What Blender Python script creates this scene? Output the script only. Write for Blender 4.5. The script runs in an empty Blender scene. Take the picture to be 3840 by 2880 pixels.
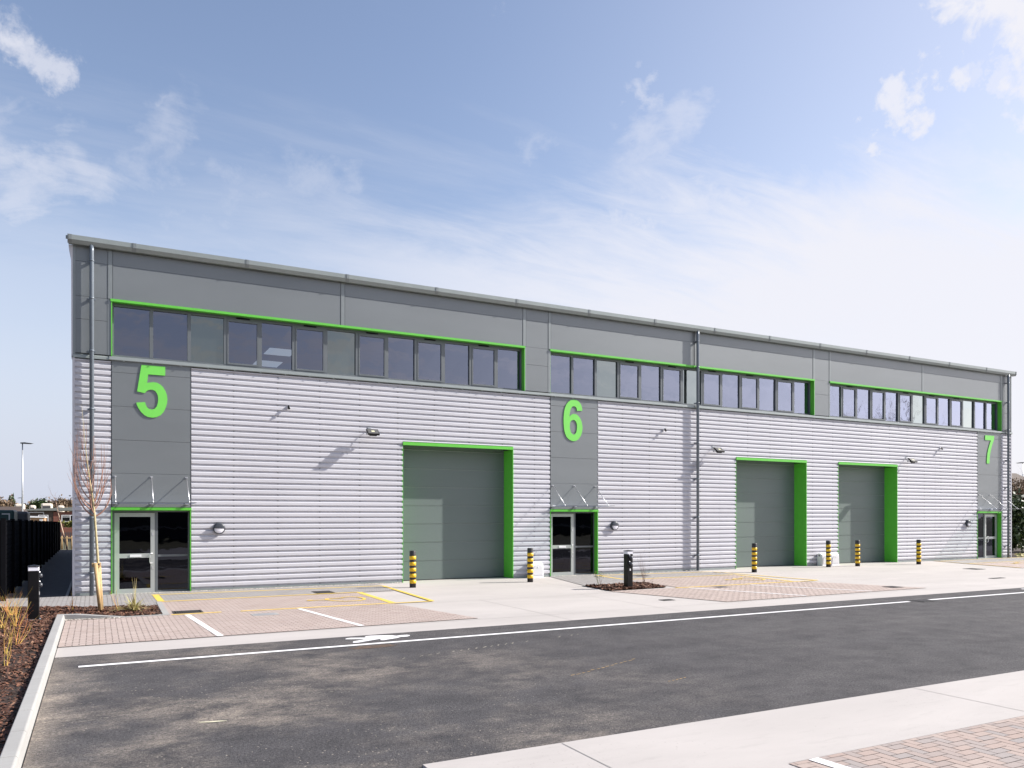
import bpy, math, random
from mathutils import Vector, Matrix, Euler
R = math.radians
random.seed(7)
S = bpy.context.scene
COL = S.collection

# ---------------------------------------------------------------- camera, sky, sun, exposure
cam_d = bpy.data.cameras.new("camera"); cam = bpy.data.objects.new("camera", cam_d); COL.objects.link(cam)
cam.location = (0.557, -23.959, 2.131); cam.rotation_euler = (R(90), 0, R(62.215 - 90))
cam_d.sensor_width = 36; cam_d.lens = 27.72; cam_d.shift_y = 0.1292; cam_d.clip_end = 3000
S.camera = cam
S.view_settings.view_transform = 'Standard'; S.view_settings.look = 'None'
S.view_settings.gamma = 1; S.view_settings.use_curve_mapping = False
S.view_settings.exposure = 0.95
SUN = Vector((3.5, -1.0, 2.5)).normalized()
ELEV = math.asin(SUN.z)
sd = bpy.data.lights.new("sun", 'SUN'); so = bpy.data.objects.new("sun", sd); COL.objects.link(so)
sd.energy = 4.6; sd.angle = R(0.53); sd.color = (1, 0.955, 0.89)
so.rotation_euler = SUN.to_track_quat('Z', 'Y').to_euler(); so.location = (60, -20, 60)

W = bpy.data.worlds.new("World"); S.world = W; W.use_nodes = True
def world():
    nt = W.node_tree; N = nt.nodes; L = nt.links; N.clear()
    def n(t, **k):
        a = N.new(t)
        for q, v in k.items(): setattr(a, q, v)
        return a
    def mth(op, a, b=None, c=None, clamp=False):
        m = n('ShaderNodeMath', operation=op); m.use_clamp = clamp
        for i, v in enumerate((a, b, c)):
            if v is None: continue
            if isinstance(v, (int, float)): m.inputs[i].default_value = v
            else: L.new(v, m.inputs[i])
        return m.outputs[0]
    def vm(op, a, b):
        m = n('ShaderNodeVectorMath', operation=op)
        for i, v in enumerate((a, b)):
            if isinstance(v, (tuple, Vector)): m.inputs[i].default_value = tuple(v)
            else: L.new(v, m.inputs[i])
        return m
    def smooth(v, a, b, lo=0, hi=1):
        m = n('ShaderNodeMapRange', interpolation_type='SMOOTHSTEP')
        L.new(v, m.inputs['Value'])
        m.inputs['From Min'].default_value = a; m.inputs['From Max'].default_value = b
        m.inputs['To Min'].default_value = lo; m.inputs['To Max'].default_value = hi
        return m.outputs['Result']
    out = n('ShaderNodeOutputWorld'); bg = n('ShaderNodeBackground'); L.new(bg.outputs[0], out.inputs[0])
    sky = n('ShaderNodeTexSky', sky_type='NISHITA'); sky.sun_disc = False
    sky.sun_elevation = ELEV; sky.sun_rotation = math.atan2(SUN.x, SUN.y)
    sky.air_density = 1.0; sky.dust_density = 1.0; sky.ozone_density = 1.6; sky.altitude = 40
    co = n('ShaderNodeTexCoord').outputs['Generated']
    sep = n('ShaderNodeSeparateXYZ'); L.new(co, sep.inputs[0]); z = sep.outputs['Z']
    # flat cloud-layer coordinates: direction / (z + k)
    zk = mth('ADD', mth('MAXIMUM', z, 0.0), 0.16)
    cx = n('ShaderNodeCombineXYZ')
    L.new(mth('DIVIDE', sep.outputs['X'], zk), cx.inputs[0]); L.new(mth('DIVIDE', sep.outputs['Y'], zk), cx.inputs[1])
    def noise(vec, sc, det, rough, scale=(1, 1, 1), loc=(0, 0, 0), dist=0.0, rot=0):
        mp = n('ShaderNodeMapping'); L.new(vec, mp.inputs[0])
        mp.inputs['Scale'].default_value = scale; mp.inputs['Location'].default_value = loc
        mp.inputs['Rotation'].default_value = (0, 0, rot)
        t = n('ShaderNodeTexNoise'); L.new(mp.outputs[0], t.inputs['Vector'])
        t.inputs['Scale'].default_value = sc; t.inputs['Detail'].default_value = det
        t.inputs['Roughness'].default_value = rough; t.inputs['Distortion'].default_value = dist
        return t.outputs['Fac']
    # wispy high cloud, thickening to the horizon
    a = noise(cx.outputs[0], 1.3, 10, 0.62, (0.5, 1.7, 1), (3.1, 1.2, 0), 0.5, 0.55)
    wis = smooth(a, 0.46, 0.80)
    b = noise(cx.outputs[0], 0.8, 8, 0.6, (1, 1.7, 1), (7.3, 4.4, 0), 0.4, 0.4)
    c = noise(cx.outputs[0], 3.0, 8, 0.65, (.7, 2.2, 1), (1.3, 2.4, 0), 0.6, 0.5)
    sdir = Vector((SUN.x, SUN.y, 0)).normalized()
    dt = vm('DOT_PRODUCT', co, sdir).outputs['Value']
    milk = smooth(dt, 0.05, 1.0, 0.0, 0.42)                      # milkier toward the sun
    brk = smooth(c, 0.42, 0.58, 0.30, 1.0); yside = smooth(sep.outputs['Y'], -0.25, 0.10, 0.0, 1.0); brk = mth('MAXIMUM', brk, yside)
    zz = mth('ADD', z, mth('ADD', mth('MULTIPLY', mth('SUBTRACT', b, 0.5), 0.34), mth('MULTIPLY', mth('SUBTRACT', c, 0.5), 0.22)))
    low = smooth(zz, 0.24, 0.45, 1.0, 0.0)
    lowR = mth('MULTIPLY', mth('MULTIPLY', low, smooth(dt, -0.25, 0.45, 0.30, 1.0)), brk)
    lowR = mth('MULTIPLY', lowR, mth('MAXIMUM', smooth(z, 0.02, 0.24, 0.35, 1.0), smooth(dt, 0.2, 0.6, 0.0, 1.0)))
    veil = smooth(z, 0.16, 0.42, 0.30, 0.0)
    mask = mth('MAXIMUM', mth('MULTIPLY', wis, 0.34), mth('MULTIPLY', lowR, 0.95))
    mask = mth('MAXIMUM', mask, mth('ADD', milk, veil))
    # separate clouds at fixed directions in the sky
    def dirn(px, py):
        l = (px - 1920) / 2957; u = (1936 - py) / 2957; th = R(62.215)
        return Vector((math.cos(th) + math.sin(th) * l, math.sin(th) - math.cos(th) * l, u)).normalized()
    fine = noise(co, 26, 9, 0.66, (1, 1, 1), (0, 0, 0), 0.4)
    wt = n('ShaderNodeTexNoise'); L.new(co, wt.inputs['Vector']); wt.inputs['Scale'].default_value = 9; wt.inputs['Detail'].default_value = 7; wt.inputs['Roughness'].default_value = .62
    ws = vm('SUBTRACT', wt.outputs['Color'], (.5, .5, .5)); wv = n('ShaderNodeVectorMath', operation='SCALE'); L.new(ws.outputs[0], wv.inputs[0]); wv.inputs['Scale'].default_value = .20
    cw = vm('ADD', co, wv.outputs[0]).outputs[0]
    soft = noise(co, 9, 8, 0.64, (1, 1, 2.6), (2, 0, 0), 0.8, 0.3)
    blobs = [((0, 100), (90, 140), .62, .72, 0), ((80, 190), (240, 290), .5, .6, 0), ((3440, 405), (3330, 420), .5, .85, 0), ((3540, 390), (3480, 410), .35, .5, 0), ((3720, 50), (3860, 130), 1.1, 1.0, 0), ((3780, 200), (3845, 320), .65, .9, 0),
             ((3650, 335), (3700, 330), .28, .6, 0), ((2330, 660), (2480, 480), .75, .42, 1), ((2500, 500), (2560, 560), .5, .3, 1), ((2440, 270), (2500, 340), .35, .45, 1), ((2290, 810), (2800, 770), .7, .62, 1),
             ((-60, 700), (330, 620), 1.0, .50, 1), ((350, 610), (620, 520), .8, .30, 1), ((1860, 20), (1870, 70), .4, .4, 1), ((2060, 510), (2000, 600), .5, .28, 1), ((3240, 750), (3540, 670), .4, .45, 1), ((700, 790), (1300, 720), .7, .28, 1), ((3700, 880), (3840, 850), .6, .7, 1), ((540, 440), (640, 460), .3, .3, 1)]
    for (p0, p1, rad, amt, sf) in blobs:
        A = dirn(*p0); B = dirn(*p1); D = B - A; ln = D.dot(D)
        rel = vm('SUBTRACT', cw, A)
        t = mth('DIVIDE', vm('DOT_PRODUCT', rel.outputs[0], D).outputs['Value'], ln, clamp=True)
        cl = n('ShaderNodeVectorMath', operation='SCALE'); cl.inputs[0].default_value = tuple(D); L.new(t, cl.inputs['Scale'])
        df = vm('SUBTRACT', rel.outputs[0], cl.outputs[0])
        ds = vm('LENGTH', df.outputs[0], (0, 0, 0)).outputs['Value']
        q = mth('SUBTRACT', 1.0, mth('DIVIDE', ds, rad * 0.062))
        q = mth('ADD', q, mth('MULTIPLY', mth('SUBTRACT', soft if sf else fine, 0.5), 2.6 if sf else 1.7))
        q = smooth(q, 0.0, 1.3 if sf else 0.8, 0, amt)
        mask = mth('MAXIMUM', mask, q)
    mix = n('ShaderNodeMix', data_type='RGBA'); L.new(mask, mix.inputs['Factor'])
    tint = n('ShaderNodeMix', data_type='RGBA', blend_type='MULTIPLY'); tint.inputs['Factor'].default_value = 1
    L.new(sky.outputs[0], tint.inputs['A']); tint.inputs['B'].default_value = SKYTINT
    hf = mth('MULTIPLY', smooth(z, 0.0, 0.34, 0.95, 0.0), smooth(dt, -0.1, 0.6, 1.0, 0.0))
    hb = n('ShaderNodeMix', data_type='RGBA'); L.new(hf, hb.inputs['Factor']); L.new(tint.outputs['Result'], hb.inputs['A']); hb.inputs['B'].default_value = (2.75, 3.1, 3.95, 1)
    L.new(hb.outputs['Result'], mix.inputs['A']); cb = n('ShaderNodeVectorMath', operation='SCALE'); cb.inputs[0].default_value = CLOUDCOL[:3]; L.new(mth('ADD', 1.0, mth('MULTIPLY', smooth(dt, 0.40, 1.0, 0.0, 1.7), smooth(sep.outputs['Y'], -0.28, 0.02, 1.0, 0.0))), cb.inputs['Scale']); L.new(cb.outputs[0], mix.inputs['B'])
    L.new(mix.outputs['Result'], bg.inputs[0]); bg.inputs[1].default_value = 0.1
SKYTINT = (1.20, 1.05, 1.0, 1); CLOUDCOL = (4.6, 4.6, 4.95, 1)
world()

# ---------------------------------------------------------------- materials
MATS = {}
def rgba(c): return (c[0], c[1], c[2], 1)
class NT:
    def __init__(s, name):
        s.m = bpy.data.materials.new(name); s.m.use_nodes = True; s.t = s.m.node_tree; s.N = s.t.nodes; s.L = s.t.links
        s.b = s.N['Principled BSDF']; s.out = s.N['Material Output']; s.co = None
    def n(s, t, **k):
        a = s.N.new(t)
        for q, v in k.items(): setattr(a, q, v)
        return a
    def set(s, node, inp, v):
        if isinstance(v, (int, float)): node.inputs[inp].default_value = v
        elif isinstance(v, (tuple, list)): node.inputs[inp].default_value = rgba(v) if len(v) == 3 and node.inputs[inp].type == 'RGBA' else v
        else: s.L.new(v, node.inputs[inp])
    def obj(s):
        if s.co is None: s.co = s.n('ShaderNodeTexCoord').outputs['Object']
        return s.co
    def noise(s, sc, det=5, rough=.55, scale=(1, 1, 1), dist=0.0, loc=(0, 0, 0)):
        mp = s.n('ShaderNodeMapping'); s.L.new(s.obj(), mp.inputs[0]); mp.inputs['Scale'].default_value = scale; mp.inputs['Location'].default_value = loc
        t = s.n('ShaderNodeTexNoise'); s.L.new(mp.outputs[0], t.inputs['Vector'])
        t.inputs['Scale'].default_value = sc; t.inputs['Detail'].default_value = det; t.inputs['Roughness'].default_value = rough; t.inputs['Distortion'].default_value = dist
        return t.outputs['Fac']
    def rng(s, v, a, b, lo=0., hi=1.):
        m = s.n('ShaderNodeMapRange'); s.L.new(v, m.inputs['Value'])
        for k, x in (('From Min', a), ('From Max', b), ('To Min', lo), ('To Max', hi)): m.inputs[k].default_value = x
        return m.outputs['Result']
    def mix(s, f, a, b, bt='MIX'):
        m = s.n('ShaderNodeMix', data_type='RGBA', blend_type=bt)
        s.set(m, 'Factor', f); s.set(m, 'A', a); s.set(m, 'B', b); return m.outputs['Result']
    def math(s, op, a, b, clamp=False):
        m = s.n('ShaderNodeMath', operation=op); m.use_clamp = clamp; s.set(m, 0, a); s.set(m, 1, b); return m.outputs[0]
    def bump(s, h, st, d=0.01):
        m = s.n('ShaderNodeBump'); m.inputs['Strength'].default_value = st; m.inputs['Distance'].default_value = d
        s.L.new(h, m.inputs['Height']); s.L.new(m.outputs[0], s.b.inputs['Normal'])
    def base(s, v): s.set(s.b, 'Base Color', v)
    def pr(s, **k):
        for q, v in k.items(): s.set(s.b, q.replace('_', ' '), v)
def mat(name, col, rough=.6, metal=0., var=.10, nsc=3.0, bump=0., bsc=60., coat=0., spec=.5, dirt=None):
    if name in MATS: return MATS[name]
    t = NT(name)
    f = t.rng(t.noise(nsc, 6, .6), .3, .7)
    lo = tuple(c * (1 - var) for c in col); hi = tuple(min(1, c * (1 + var)) for c in col)
    t.base(t.mix(f, lo, hi)); t.pr(Roughness=t.rng(t.noise(nsc * 2.3, 4, .5), .3, .7, max(.02, rough - .06), min(1, rough + .06)), Metallic=metal)
    t.b.inputs['Specular IOR Level'].default_value = spec
    if coat: t.pr(Coat_Weight=coat, Coat_Roughness=.08)
    if bump: t.bump(t.noise(bsc, 5, .6), bump, .004)
    MATS[name] = t.m; return t.m

def m_asphalt():
    t = NT('asphalt')
    big = t.noise(.36, 8, .66, (1, 1.1, 1), .1); mid = t.noise(1.5, 10, .72, (1, 1.15, 1), .1, (4, 2, 0)); sm = t.noise(9, 6, .75, (1, 1.3, 1))
    fine = t.noise(36, 3, .8); fine2 = t.noise(95, 2, .8)
    sp = t.n('ShaderNodeSeparateXYZ'); t.L.new(t.obj(), sp.inputs[0])
    near = t.math('MULTIPLY', t.rng(sp.outputs[0], 0, 8.0, 1, .03), t.rng(sp.outputs[1], -10.6, -13.5, .45, 1))   # building dust tracked from the bed end of the road
    c = t.mix(t.rng(mid, .30, .72), (.040, .038, .041), (.082, .078, .081))
    dm = t.math('ADD', t.math('MULTIPLY', t.rng(big, .42, .58), t.rng(mid, .38, .60)), t.rng(sp.outputs[0], .0, .35, .45, 0))
    dm = t.math('MULTIPLY', dm, t.rng(sm, .30, .62, .35, 1.1)); dm = t.math('MULTIPLY', dm, near, True)
    c = t.mix(t.math('MULTIPLY', dm, .92), c, (.33, .28, .23))
    wl = t.math('MULTIPLY', t.rng(t.noise(.35, 8, .72, (.4, 2.4, 1), .5, (7, 1, 0)), .50, .72, 0, .38), t.rng(sm, .35, .6)); c = t.mix(wl, c, (.155, .148, .145))
    c = t.mix(t.rng(fine, .28, .72, 0, 1), t.mix(1., c, (.30, .30, .30), 'MULTIPLY'), t.mix(1., c, (1.95, 1.95, 1.95), 'MULTIPLY'))
    c = t.mix(t.rng(fine2, .28, .72, 0, 1), t.mix(1., c, (.55, .55, .55), 'MULTIPLY'), t.mix(1., c, (1.45, 1.45, 1.45), 'MULTIPLY'))
    vo = t.n('ShaderNodeTexVoronoi'); vo.inputs['Scale'].default_value = 22; t.L.new(t.obj(), vo.inputs['Vector'])
    stone = t.math('MULTIPLY', t.math('LESS_THAN', vo.outputs['Distance'], .20), t.rng(vo.outputs['Color'], .70, .73))
    stone = t.math('MULTIPLY', stone, t.rng(t.noise(.6, 4, .6, loc=(3, 3, 0)), .42, .58))
    c = t.mix(t.math('MULTIPLY', stone, t.rng(near, 0, 1, .08, .95)), c, (.48, .42, .35))
    t.base(c); t.pr(Roughness=.88); t.b.inputs['Specular IOR Level'].default_value = .3
    t.bump(t.noise(60, 4, .8), 1.0, .015); return t.m
def m_concrete(name, col):
    t = NT(name)
    a = t.noise(.5, 7, .6, (.6, 1.6, 1), .4); b = t.noise(6, 6, .65, (.4, 1.6, 1)); f = t.noise(160, 3, .7)
    c = t.mix(t.rng(a, .3, .72), tuple(v * .88 for v in col), tuple(v * 1.04 for v in col))
    c = t.mix(t.rng(b, .55, .8, 0, .34), c, tuple(v * .62 for v in col))
    vo = t.n('ShaderNodeTexVoronoi'); vo.inputs['Scale'].default_value = 17; t.L.new(t.obj(), vo.inputs['Vector'])
    pit = t.math('MULTIPLY', t.math('LESS_THAN', vo.outputs['Distance'], .13), t.rng(t.noise(.9, 3, .5, loc=(9, 2, 1)), .48, .62))
    c = t.mix(t.math('MULTIPLY', pit, .42), c, (.20, .18, .16))
    c = t.mix(t.rng(f, .45, .75, 0, .25), c, tuple(v * .7 for v in col))
    t.base(c); t.pr(Roughness=.85); t.bump(f, .25, .004); return t.m
def m_brick(name, c1, c2, c3):
    t = NT(name); g = t.n('ShaderNodeNewGeometry'); r = t.n('ShaderNodeValToRGB'); t.L.new(g.outputs['Random Per Island'], r.inputs[0])
    e = r.color_ramp.elements; e[0].color = rgba(c1); e[0].position = 0; e[1].color = rgba(c3); e[1].position = 1
    k = e.new(.5); k.color = rgba(c2)
    c = t.mix(t.rng(t.noise(.7, 6, .6, dist=.4), .3, .75, 0, .45), r.outputs[0], tuple((a + b + d) / 3 * 1.25 for a, b, d in zip(c1, c2, c3)))
    c = t.mix(t.rng(t.noise(70, 4, .7), .4, .8, 0, .4), c, t.mix(1., c, (.6, .6, .6), 'MULTIPLY'))
    t.base(c); t.pr(Roughness=.88); t.bump(t.noise(120, 3, .7), .3, .003); return t.m
def m_paint(name, col, worn=.25):
    t = NT(name); f = t.noise(28, 6, .75); b = t.noise(1.3, 4, .5)
    c = t.mix(t.rng(b, .35, .7), tuple(v * .9 for v in col), col)
    c = t.mix(t.rng(f, .6, .78, 0, worn * 2), c, (.22, .20, .19)); t.base(c); t.pr(Roughness=.7); return t.m
def m_silver():
    t = NT('silver_cladding_paint')
    st = t.noise(.35, 4, .5, (1, 1, 3)); f = t.noise(3, 5, .6, (.3, 1, 3)); rain = t.noise(2.2, 6, .65, (2.5, 1, .22))
    c = t.mix(t.rng(st, .3, .7), (.50, .498, .535), (.55, .547, .583)); c = t.mix(t.rng(f, .55, .8, 0, .16), c, (.40, .39, .40))
    c = t.mix(t.rng(rain, .55, .8, 0, .22), c, (.43, .42, .42))
    sp = t.n('ShaderNodeSeparateXYZ'); t.L.new(t.obj(), sp.inputs[0])
    c = t.mix(t.math('MULTIPLY', t.rng(sp.outputs[2], 0, .55, .30, 0), t.rng(t.noise(4, 6, .7), .3, .7)), c, (.33, .29, .25))    # soil splashed up from the paving
    t.base(c); t.pr(Roughness=.6, Metallic=.0); t.b.inputs['Specular IOR Level'].default_value = .3; return t.m
def m_panel(name, col, met=.25, rough=.38):
    t = NT(name)
    wv = t.n('ShaderNodeTexWave', wave_type='BANDS', bands_direction='Z', wave_profile='SIN'); t.L.new(t.obj(), wv.inputs['Vector']); wv.inputs['Scale'].default_value = 12.0
    st = t.noise(.5, 4, .5, (.6, 1, 2))
    c = t.mix(t.rng(st, .3, .7), tuple(v * .95 for v in col), tuple(v * 1.05 for v in col))
    t.base(c); t.pr(Roughness=rough, Metallic=met); t.bump(wv.outputs['Fac'], .35, .003); return t.m
def m_glass(name, f0=1.9, trans=(.30, .33, .36), back=None, tint=(.76, .80, 1, 1)):
    t = NT(name); t.N.remove(t.b)
    gl = t.n('ShaderNodeBsdfGlossy'); gl.inputs['Roughness'].default_value = .015; gl.inputs['Color'].default_value = tint
    wob = t.n('ShaderNodeBump'); wob.inputs['Strength'].default_value = .12; wob.inputs['Distance'].default_value = .02
    t.L.new(t.noise(1.6, 2, .5), wob.inputs['Height']); t.L.new(wob.outputs[0], gl.inputs['Normal'])
    if f0 > 2:                                                          # coated double glazing
        lw = t.n('ShaderNodeLayerWeight'); lw.inputs['Blend'].default_value = .5
        fac = t.math('ADD', t.math('MULTIPLY', t.math('POWER', lw.outputs['Facing'], 1.9), .82), .175)
    else:
        lw = t.n('ShaderNodeLayerWeight'); lw.inputs['Blend'].default_value = .5; f00 = ((f0 - 1) / (f0 + 1)) ** 2
        fac = t.math('ADD', t.math('MULTIPLY', t.math('POWER', lw.outputs['Facing'], 5.0), 1 - f00), f00)
    if back: tr = t.n('ShaderNodeBsdfDiffuse'); tr.inputs['Color'].default_value = rgba(back)
    else: tr = t.n('ShaderNodeBsdfTransparent'); tr.inputs['Color'].default_value = rgba(trans)
    mx = t.n('ShaderNodeMixShader'); t.L.new(fac, mx.inputs[0]); t.L.new(tr.outputs[0], mx.inputs[1]); t.L.new(gl.outputs[0], mx.inputs[2])
    t.L.new(mx.outputs[0], t.out.inputs[0]); return t.m
def m_island(name, cols, rough=.8):
    t = NT(name); g = t.n('ShaderNodeNewGeometry'); r = t.n('ShaderNodeValToRGB'); t.L.new(g.outputs['Random Per Island'], r.inputs[0])
    e = r.color_ramp.elements; e[0].color = rgba(cols[0]); e[1].color = rgba(cols[-1])
    for i, c in enumerate(cols[1:-1]): k = e.new((i + 1) / (len(cols) - 1)); k.color = rgba(c)
    t.base(r.outputs[0]); t.pr(Roughness=rough); return t.m
def m_emit(name, col, st):
    t = NT(name); t.base(col); t.pr(Emission_Color=rgba(col), Emission_Strength=st); return t.m
def m_bricktex(name, c1, c2, mortar, sc=1.0):
    t = NT(name); b = t.n('ShaderNodeTexBrick'); mp = t.n('ShaderNodeMapping'); t.L.new(t.obj(), mp.inputs[0]); mp.inputs['Rotation'].default_value = (R(90), 0, 0)
    t.L.new(mp.outputs[0], b.inputs['Vector']); b.inputs['Scale'].default_value = 1; b.inputs['Brick Width'].default_value = .225 * sc; b.inputs['Row Height'].default_value = .075 * sc; b.inputs['Mortar Size'].default_value = .01 * sc
    b.inputs['Color1'].default_value = rgba(c1); b.inputs['Color2'].default_value = rgba(c2); b.inputs['Mortar'].default_value = rgba(mortar)
    t.base(b.outputs[0]); t.pr(Roughness=.85); return t.m

M = dict(
    asphalt=m_asphalt(), concrete=m_concrete('pale_concrete', (.43, .40, .382)), kerbc=m_concrete('kerb_concrete', (.33, .325, .315)),
    redpave=m_brick('buff_red_blocks', (.35, .275, .245), (.42, .345, .31), (.37, .30, .275)),
    greypave=m_brick('grey_blocks', (.25, .235, .23), (.32, .305, .30), (.28, .262, .258)),
    nearpave=m_brick('brindle_blocks', (.26, .24, .235), (.34, .255, .22), (.37, .30, .265)),
    joint=mat('paving_joint_sand', (.20, .17, .15), .95, var=.2), sawn=mat('sawn_joint', (.34, .325, .31), .9),
    white=m_paint('white_road_paint', (.80, .79, .80), .10), yellow=m_paint('yellow_road_paint', (.72, .50, .09), .28),
    silver=m_silver(), panel=m_panel('grey_panel_paint', (.185, .20, .208)), trim=mat('grey_trim_paint', (.21, .23, .235), .4, .25, .05),
    gut=mat('gutter_paint', (.27, .30, .295), .38, .2, .05), frame=mat('window_frame_grey', (.125, .138, .148), .4, .1, .05),
    green=mat('bright_green_paint', (.115, .50, .05), .42, 0, .04), roller=m_panel('roller_door_green_grey', (.125, .155, .147), .0, .45),
    doorm=mat('silver_door_frame', (.42, .44, .43), .35, .3, .04), chrome=mat('brushed_steel', (.66, .66, .68), .38, .9, .03),
    pipe=mat('blue_grey_pipe', (.145, .17, .20), .35, .2, .05), black=mat('satin_black', (.006, .006, .007), .38, 0, .2, spec=.25),
    blackm=mat('matt_black', (.0045, .0045, .006), .8, 0, .3, spec=.06), rubber=mat('black_rubber', (.025, .022, .024), .5, 0, .2),
    byel=mat('bollard_yellow', (.78, .47, .01), .38, 0, .08), lens=mat('frosted_lens', (.78, .78, .84), .3, 0, .02),
    wplas=mat('white_plastic', (.72, .72, .74), .45, 0, .04), glass=m_glass('window_glass', 2.6), spandrel=m_glass('spandrel_glass', 2.5, back=(.02, .023, .022), tint=(.85, .92, .90, 1)),
    dglass=m_glass('door_glass', 1.55, (.09, .09, .10)), cglass=m_glass('canopy_glass', 1.5, (.93, .97, .95)),
    dark=mat('dark_interior', (.04, .04, .045), .9), interior=mat('office_interior', (.16, .16, .17), .9), ceilp=m_emit('ceiling_light_panel', (.85, .92, 1), .4),
    timber=mat('pale_timber', (.46, .31, .15), .75, 0, .25, 9), bark=mat('young_bark', (.40, .34, .19), .8, 0, .35, 30), twig=mat('pink_brown_twig', (.30, .165, .125), .7, 0, .3, 12),
    stemy=m_island('orange_yellow_stem', [(.50, .34, .06), (.62, .46, .13), (.58, .16, .06), (.46, .34, .07), (.55, .40, .10)]),
    stemb=m_island('brown_stem', [(.16, .09, .07), (.24, .15, .11), (.12, .08, .06)]),
    straw=m_island('straw_blade', [(.40, .36, .13), (.56, .46, .20), (.26, .28, .08), (.62, .50, .28)]),
    mulch=m_island('bark_mulch', [(.035, .013, .008), (.115, .045, .025), (.07, .027, .015), (.20, .088, .05), (.055, .021, .012), (.34, .19, .12)]),
    soil=mat('dark_soil', (.030, .017, .012), .95, 0, .4, 12, .8, 40), iron=mat('cast_iron', (.075, .072, .072), .6, .4, .2), galv=mat('galvanised_steel', (.48, .49, .50), .4, .7, .08),
    leafg=m_island('dark_green_leaf', [(.014, .030, .008), (.03, .055, .013), (.06, .09, .024), (.018, .036, .012)], .5),
    leafb=m_island('brown_twig_leaf', [(.15, .10, .065), (.22, .15, .09), (.10, .075, .05), (.27, .19, .12)]),
    leafy=m_island('yellow_green_leaf', [(.16, .17, .03), (.24, .22, .05), (.09, .12, .03)]),
    verge=mat('rough_verge', (.12, .11, .06), .95, 0, .35, .3), pathm=mat('path_asphalt', (.055, .058, .066), .85, 0, .25, 4, .5, 80),
    redwall=m_bricktex('red_brick', (.20, .055, .035), (.15, .045, .03), (.13, .09, .07), 1.6), brownclad=mat('brown_cladding', (.065, .045, .035), .8, 0, .1),
    roofm=mat('felt_roof', (.17, .18, .17), .85), tan=mat('tan_wall', (.42, .26, .15), .8), cream=mat('cream_paint', (.62, .55, .47), .6),
    dgreen=mat('dark_green_paint', (.008, .045, .042), .45), dgrey=mat('dark_grey_cabinet', (.055, .055, .06), .5), darkclad=mat('dark_ribbed_cladding', (.035, .04, .055), .5, 0, .1),
    red=mat('red_paint', (.6, .03, .03), .5), carb=mat('blue_grey_car_paint', (.05, .055, .065), .3, .2), stain=mat('rust_dirt', (.085, .055, .038), .95, 0, .5, 12), ochre=mat('ochre_marker_streak', (.32, .21, .09), .9, 0, .4, 9), pale=mat('pale_dust_streak', (.22, .20, .17), .9, 0, .3, 7))

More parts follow.
